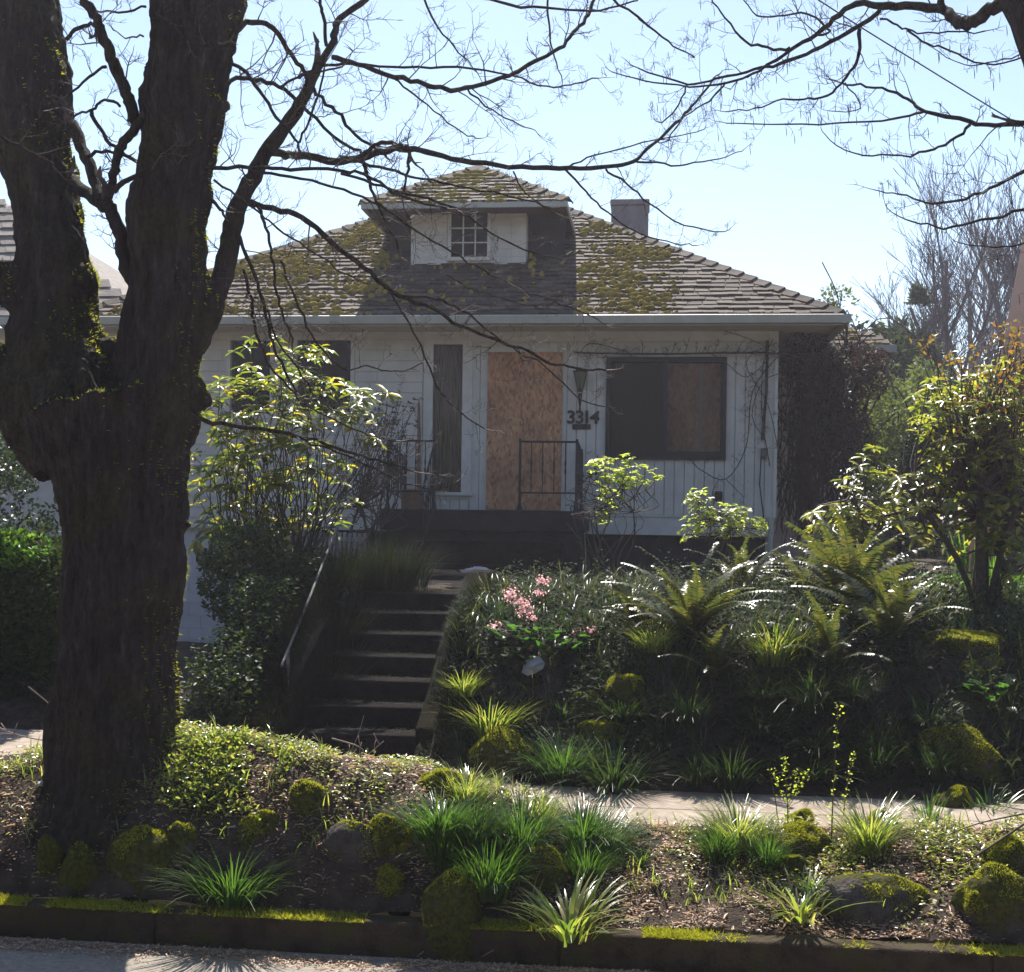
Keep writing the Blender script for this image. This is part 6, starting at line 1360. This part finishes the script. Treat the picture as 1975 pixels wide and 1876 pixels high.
V_, F_ = scatter(Pg, rdir(n_, .1, 1), rdir(n_), rs.uniform(.04, .12, n_), .014, OVAL_V, OVAL_F); tag(link('lawn_weeds', fastmesh('lawn_weeds', V_, F_, M['grass'], True)), 'bright weeds under the right rhododendron', kind='stuff')
Pg = on_ground(5000, -3.1, 2.5, 14, 17.3, lambda x, y: np.where((x > -3.15) & (x < -1.85), .05, .9), 7); n_ = len(Pg)
V_, F_ = scatter(Pg, rdir(n_, .1, 1), rdir(n_), rs.uniform(.03, .09, n_), .01, OVAL_V, OVAL_F); tag(link('terrace_grass', fastmesh('terrace_grass', V_, F_, M['shade_leaf'], True)), 'dim grass on the terrace before the house', kind='stuff')
# moss fringe along the kerb top
rg = np.random.RandomState(12); n_ = 46000; x = rg.uniform(-4.5, 4.2, n_); y = KY+rg.uniform(-.012, .14, n_); d = np.array([noise.fractal(Vector((a*1.7, 0, 0)), 1, 2, 3) for a in x]); dens = np.where(x < .3, .55+2.6*d, .05+1.2*d); k = rg.rand(n_) < dens; x, y = x[k], y[k]; n_ = len(x)
Pg = np.stack([x, y, np.full(n_, .198)], 1); V_, F_ = scatter(Pg, rdir(n_, .0, 1)+np.array([0, -.3, 0]), rdir(n_), rs.uniform(.015, .045, n_), .008, TUFT_V, TUFT_F); tag(link('kerb_moss', fastmesh('kerb_moss', V_, F_, M['moss'])), 'bright green moss fringe growing on the kerb edge', kind='stuff')
# moss on the lower end of the right cheek wall
# ------------------------------------------------------------------ fallen sticks
def stick(pts, Y0, Y1, w, label, seed=0, mat='stick', forks=True):
    o_, r_ = pxpath([(x, y, w/2) for x, y in pts], Y0, Y1); P3 = catmull(o_, 4); mb = MB().tube(P3, [w/2*Y0/FPX*(1-.6*i/len(P3)) for i in range(len(P3))], 5)
    rr = random.Random(seed)
    if forks:
        for _ in range(3): i = rr.randrange(2, len(P3)-1); d = np.array([rr.gauss(0, .06), rr.gauss(0, .03), rr.uniform(0, .09)]); mb.tube([P3[i], P3[i]+d*.5, P3[i]+d*1.1+np.array([.01, 0, 0])], w/4*Y0/FPX, 4)
    tag(mb.build('fallen_stick', M[mat], None, True), label, 'stick', 'fallen sticks')
stick([(0,1405),(40,1420),(104,1432)],9.2,9.1,4,'pale forked stick on the pavement left of the tree',1)
stick([(55,1325),(80,1345),(108,1370)],9.6,9.6,3,'thin pale twig leaning above the pavement left of the tree',2,forks=False)
stick([(640,1425),(690,1440),(700,1455),(665,1475)],8.6,8.6,4,'pale crooked stick at the top of the mound, lowest of that tangle',3)
stick([(655,1500),(672,1460),(690,1420),(702,1380)],8.6,8.7,2.5,'upright thin stick in the tangle at the top of the mound',4)
stick([(672,1492),(700,1465),(740,1430)],8.6,8.6,3,'slanting stick rising right out of the tangle on the mound',5)
stick([(625,1500),(628,1460),(615,1425)],8.7,8.7,2,'thin stick left of the tangle on the mound',6)
stick([(332,1808),(360,1806),(388,1820)],7.5,7.48,4,'thin stick in the gutter nearest the trunk shadow',7)
stick([(395,1822),(450,1840),(520,1862),(570,1868)],7.35,7.2,4,'forked branch lying on the sunlit street',8)
stick([(620,1803),(665,1820),(685,1790),(735,1745)],7.45,7.6,4,'forked stick propped against the kerb left of centre',9)
stick([(745,1830),(790,1845),(830,1862)],7.4,7.3,5,'stick lying in the gutter left of the dark block',10)
stick([(870,1825),(905,1845),(980,1868)],7.4,7.3,5,'branch lying in the gutter below the dark block',11)
stick([(1975,1590),(1900,1640),(1840,1672),(1750,1680)],8.1,8.1,5,'long dark branch lying across the litter between the flat stone and the right boulders',12,'twig')
stick([(1975,1570),(1890,1588),(1830,1610)],8.3,8.3,3.5,'thinner branch lying behind the long dark one at the right',13,'twig')
stick([(990,1650),(1060,1668),(1110,1690)],7.9,7.9,3,'straight thin stick below the bright mossy stone',14)
stick([(1180,1438),(1230,1425),(1290,1418)],10.7,10.7,3,'pale stick lying on the foot of the bank',15,forks=False)
stick([(955,1270),(1010,1330),(1050,1390)],11.2,10.9,2,'long dry stalk slanting down the bank beside the paper scrap',16,forks=False)
stick([(1108,1265),(1120,1330),(1125,1350)],11.4,11.4,2.5,'dry upright stalk on the bank, lower of the pair',17,forks=False)
stick([(1112,1400),(1105,1330),(1100,1230),(1096,1150)],11.6,12.0,2.5,'dry upright stalk on the bank, taller of the pair',18,forks=False)
stick([(1130,1120),(1129,1060),(1128,1030)],15.5,15.5,2.5,'chain-like dry stalk hanging at the right end of the porch base',19,forks=False)
for (x, y, w, h, Y, lb) in ((80, 1520, 24, 9, 8.3, 'crumpled pale paper at the far left foot of the tree'),):
    p = gp(x, y+(0 if x == 80 else 75)); Y = p[1]; lumpy('paper_scrap', (p[0], p[1], p[2]+.025), (w/2*Y/FPX, .03, h/2*Y/FPX), M['paper'], x*.1, 2, .8, label=lb, cat='litter')

# ------------------------------------------------------------------ unseen tree line added behind the camera to cut front sky light
mb = MB(); rr = random.Random(5); nx_, nz_ = 60, 14; vv = []
for j in range(nz_):
    for i in range(nx_):
        x = -48+96*i/(nx_-1); z = -.2+11.5*j/(nz_-1)*(1+.22*noise.noise(Vector((x*.15, 0, 0)))); y = -15-2.2*noise.fractal(Vector((x*.3, z*.5, 1)), 1, 2, 3)-(j/nz_)**2*3; vv.append((x, y, z))
ff = [(j*nx_+i, j*nx_+i+1, (j+1)*nx_+i+1, (j+1)*nx_+i) for j in range(nz_-1) for i in range(nx_-1)]
tag(link('added_treeline', fastmesh('added_treeline', vv, ff, surf('added_treeline_foliage', (.03, .03, .03), (.07, .065, .06), 2, .9, .5, 12), True)), 'unseen tree line added across the street to dim the house front', kind='stuff')

hm, ht, ho = newmat('glare_haze'); hv = N(ht, 'ShaderNodeVolumePrincipled'); hv.inputs['Color'].default_value = (.93, .9, 1, 1); hv.inputs['Density'].default_value = .0012; hv.inputs['Anisotropy'].default_value = .35  # volume added to imitate lens glare and lift dark areas
ht.links.new(hv.outputs[0], ho.inputs['Volume'])
tag(B(-410, 410, -402, 402, -1.3, 27).build('haze', hm), 'thin haze added to lift the shadows like lens glare', kind='stuff')
scene.cycles.volume_max_steps = 64; scene.cycles.volume_bounces = 0
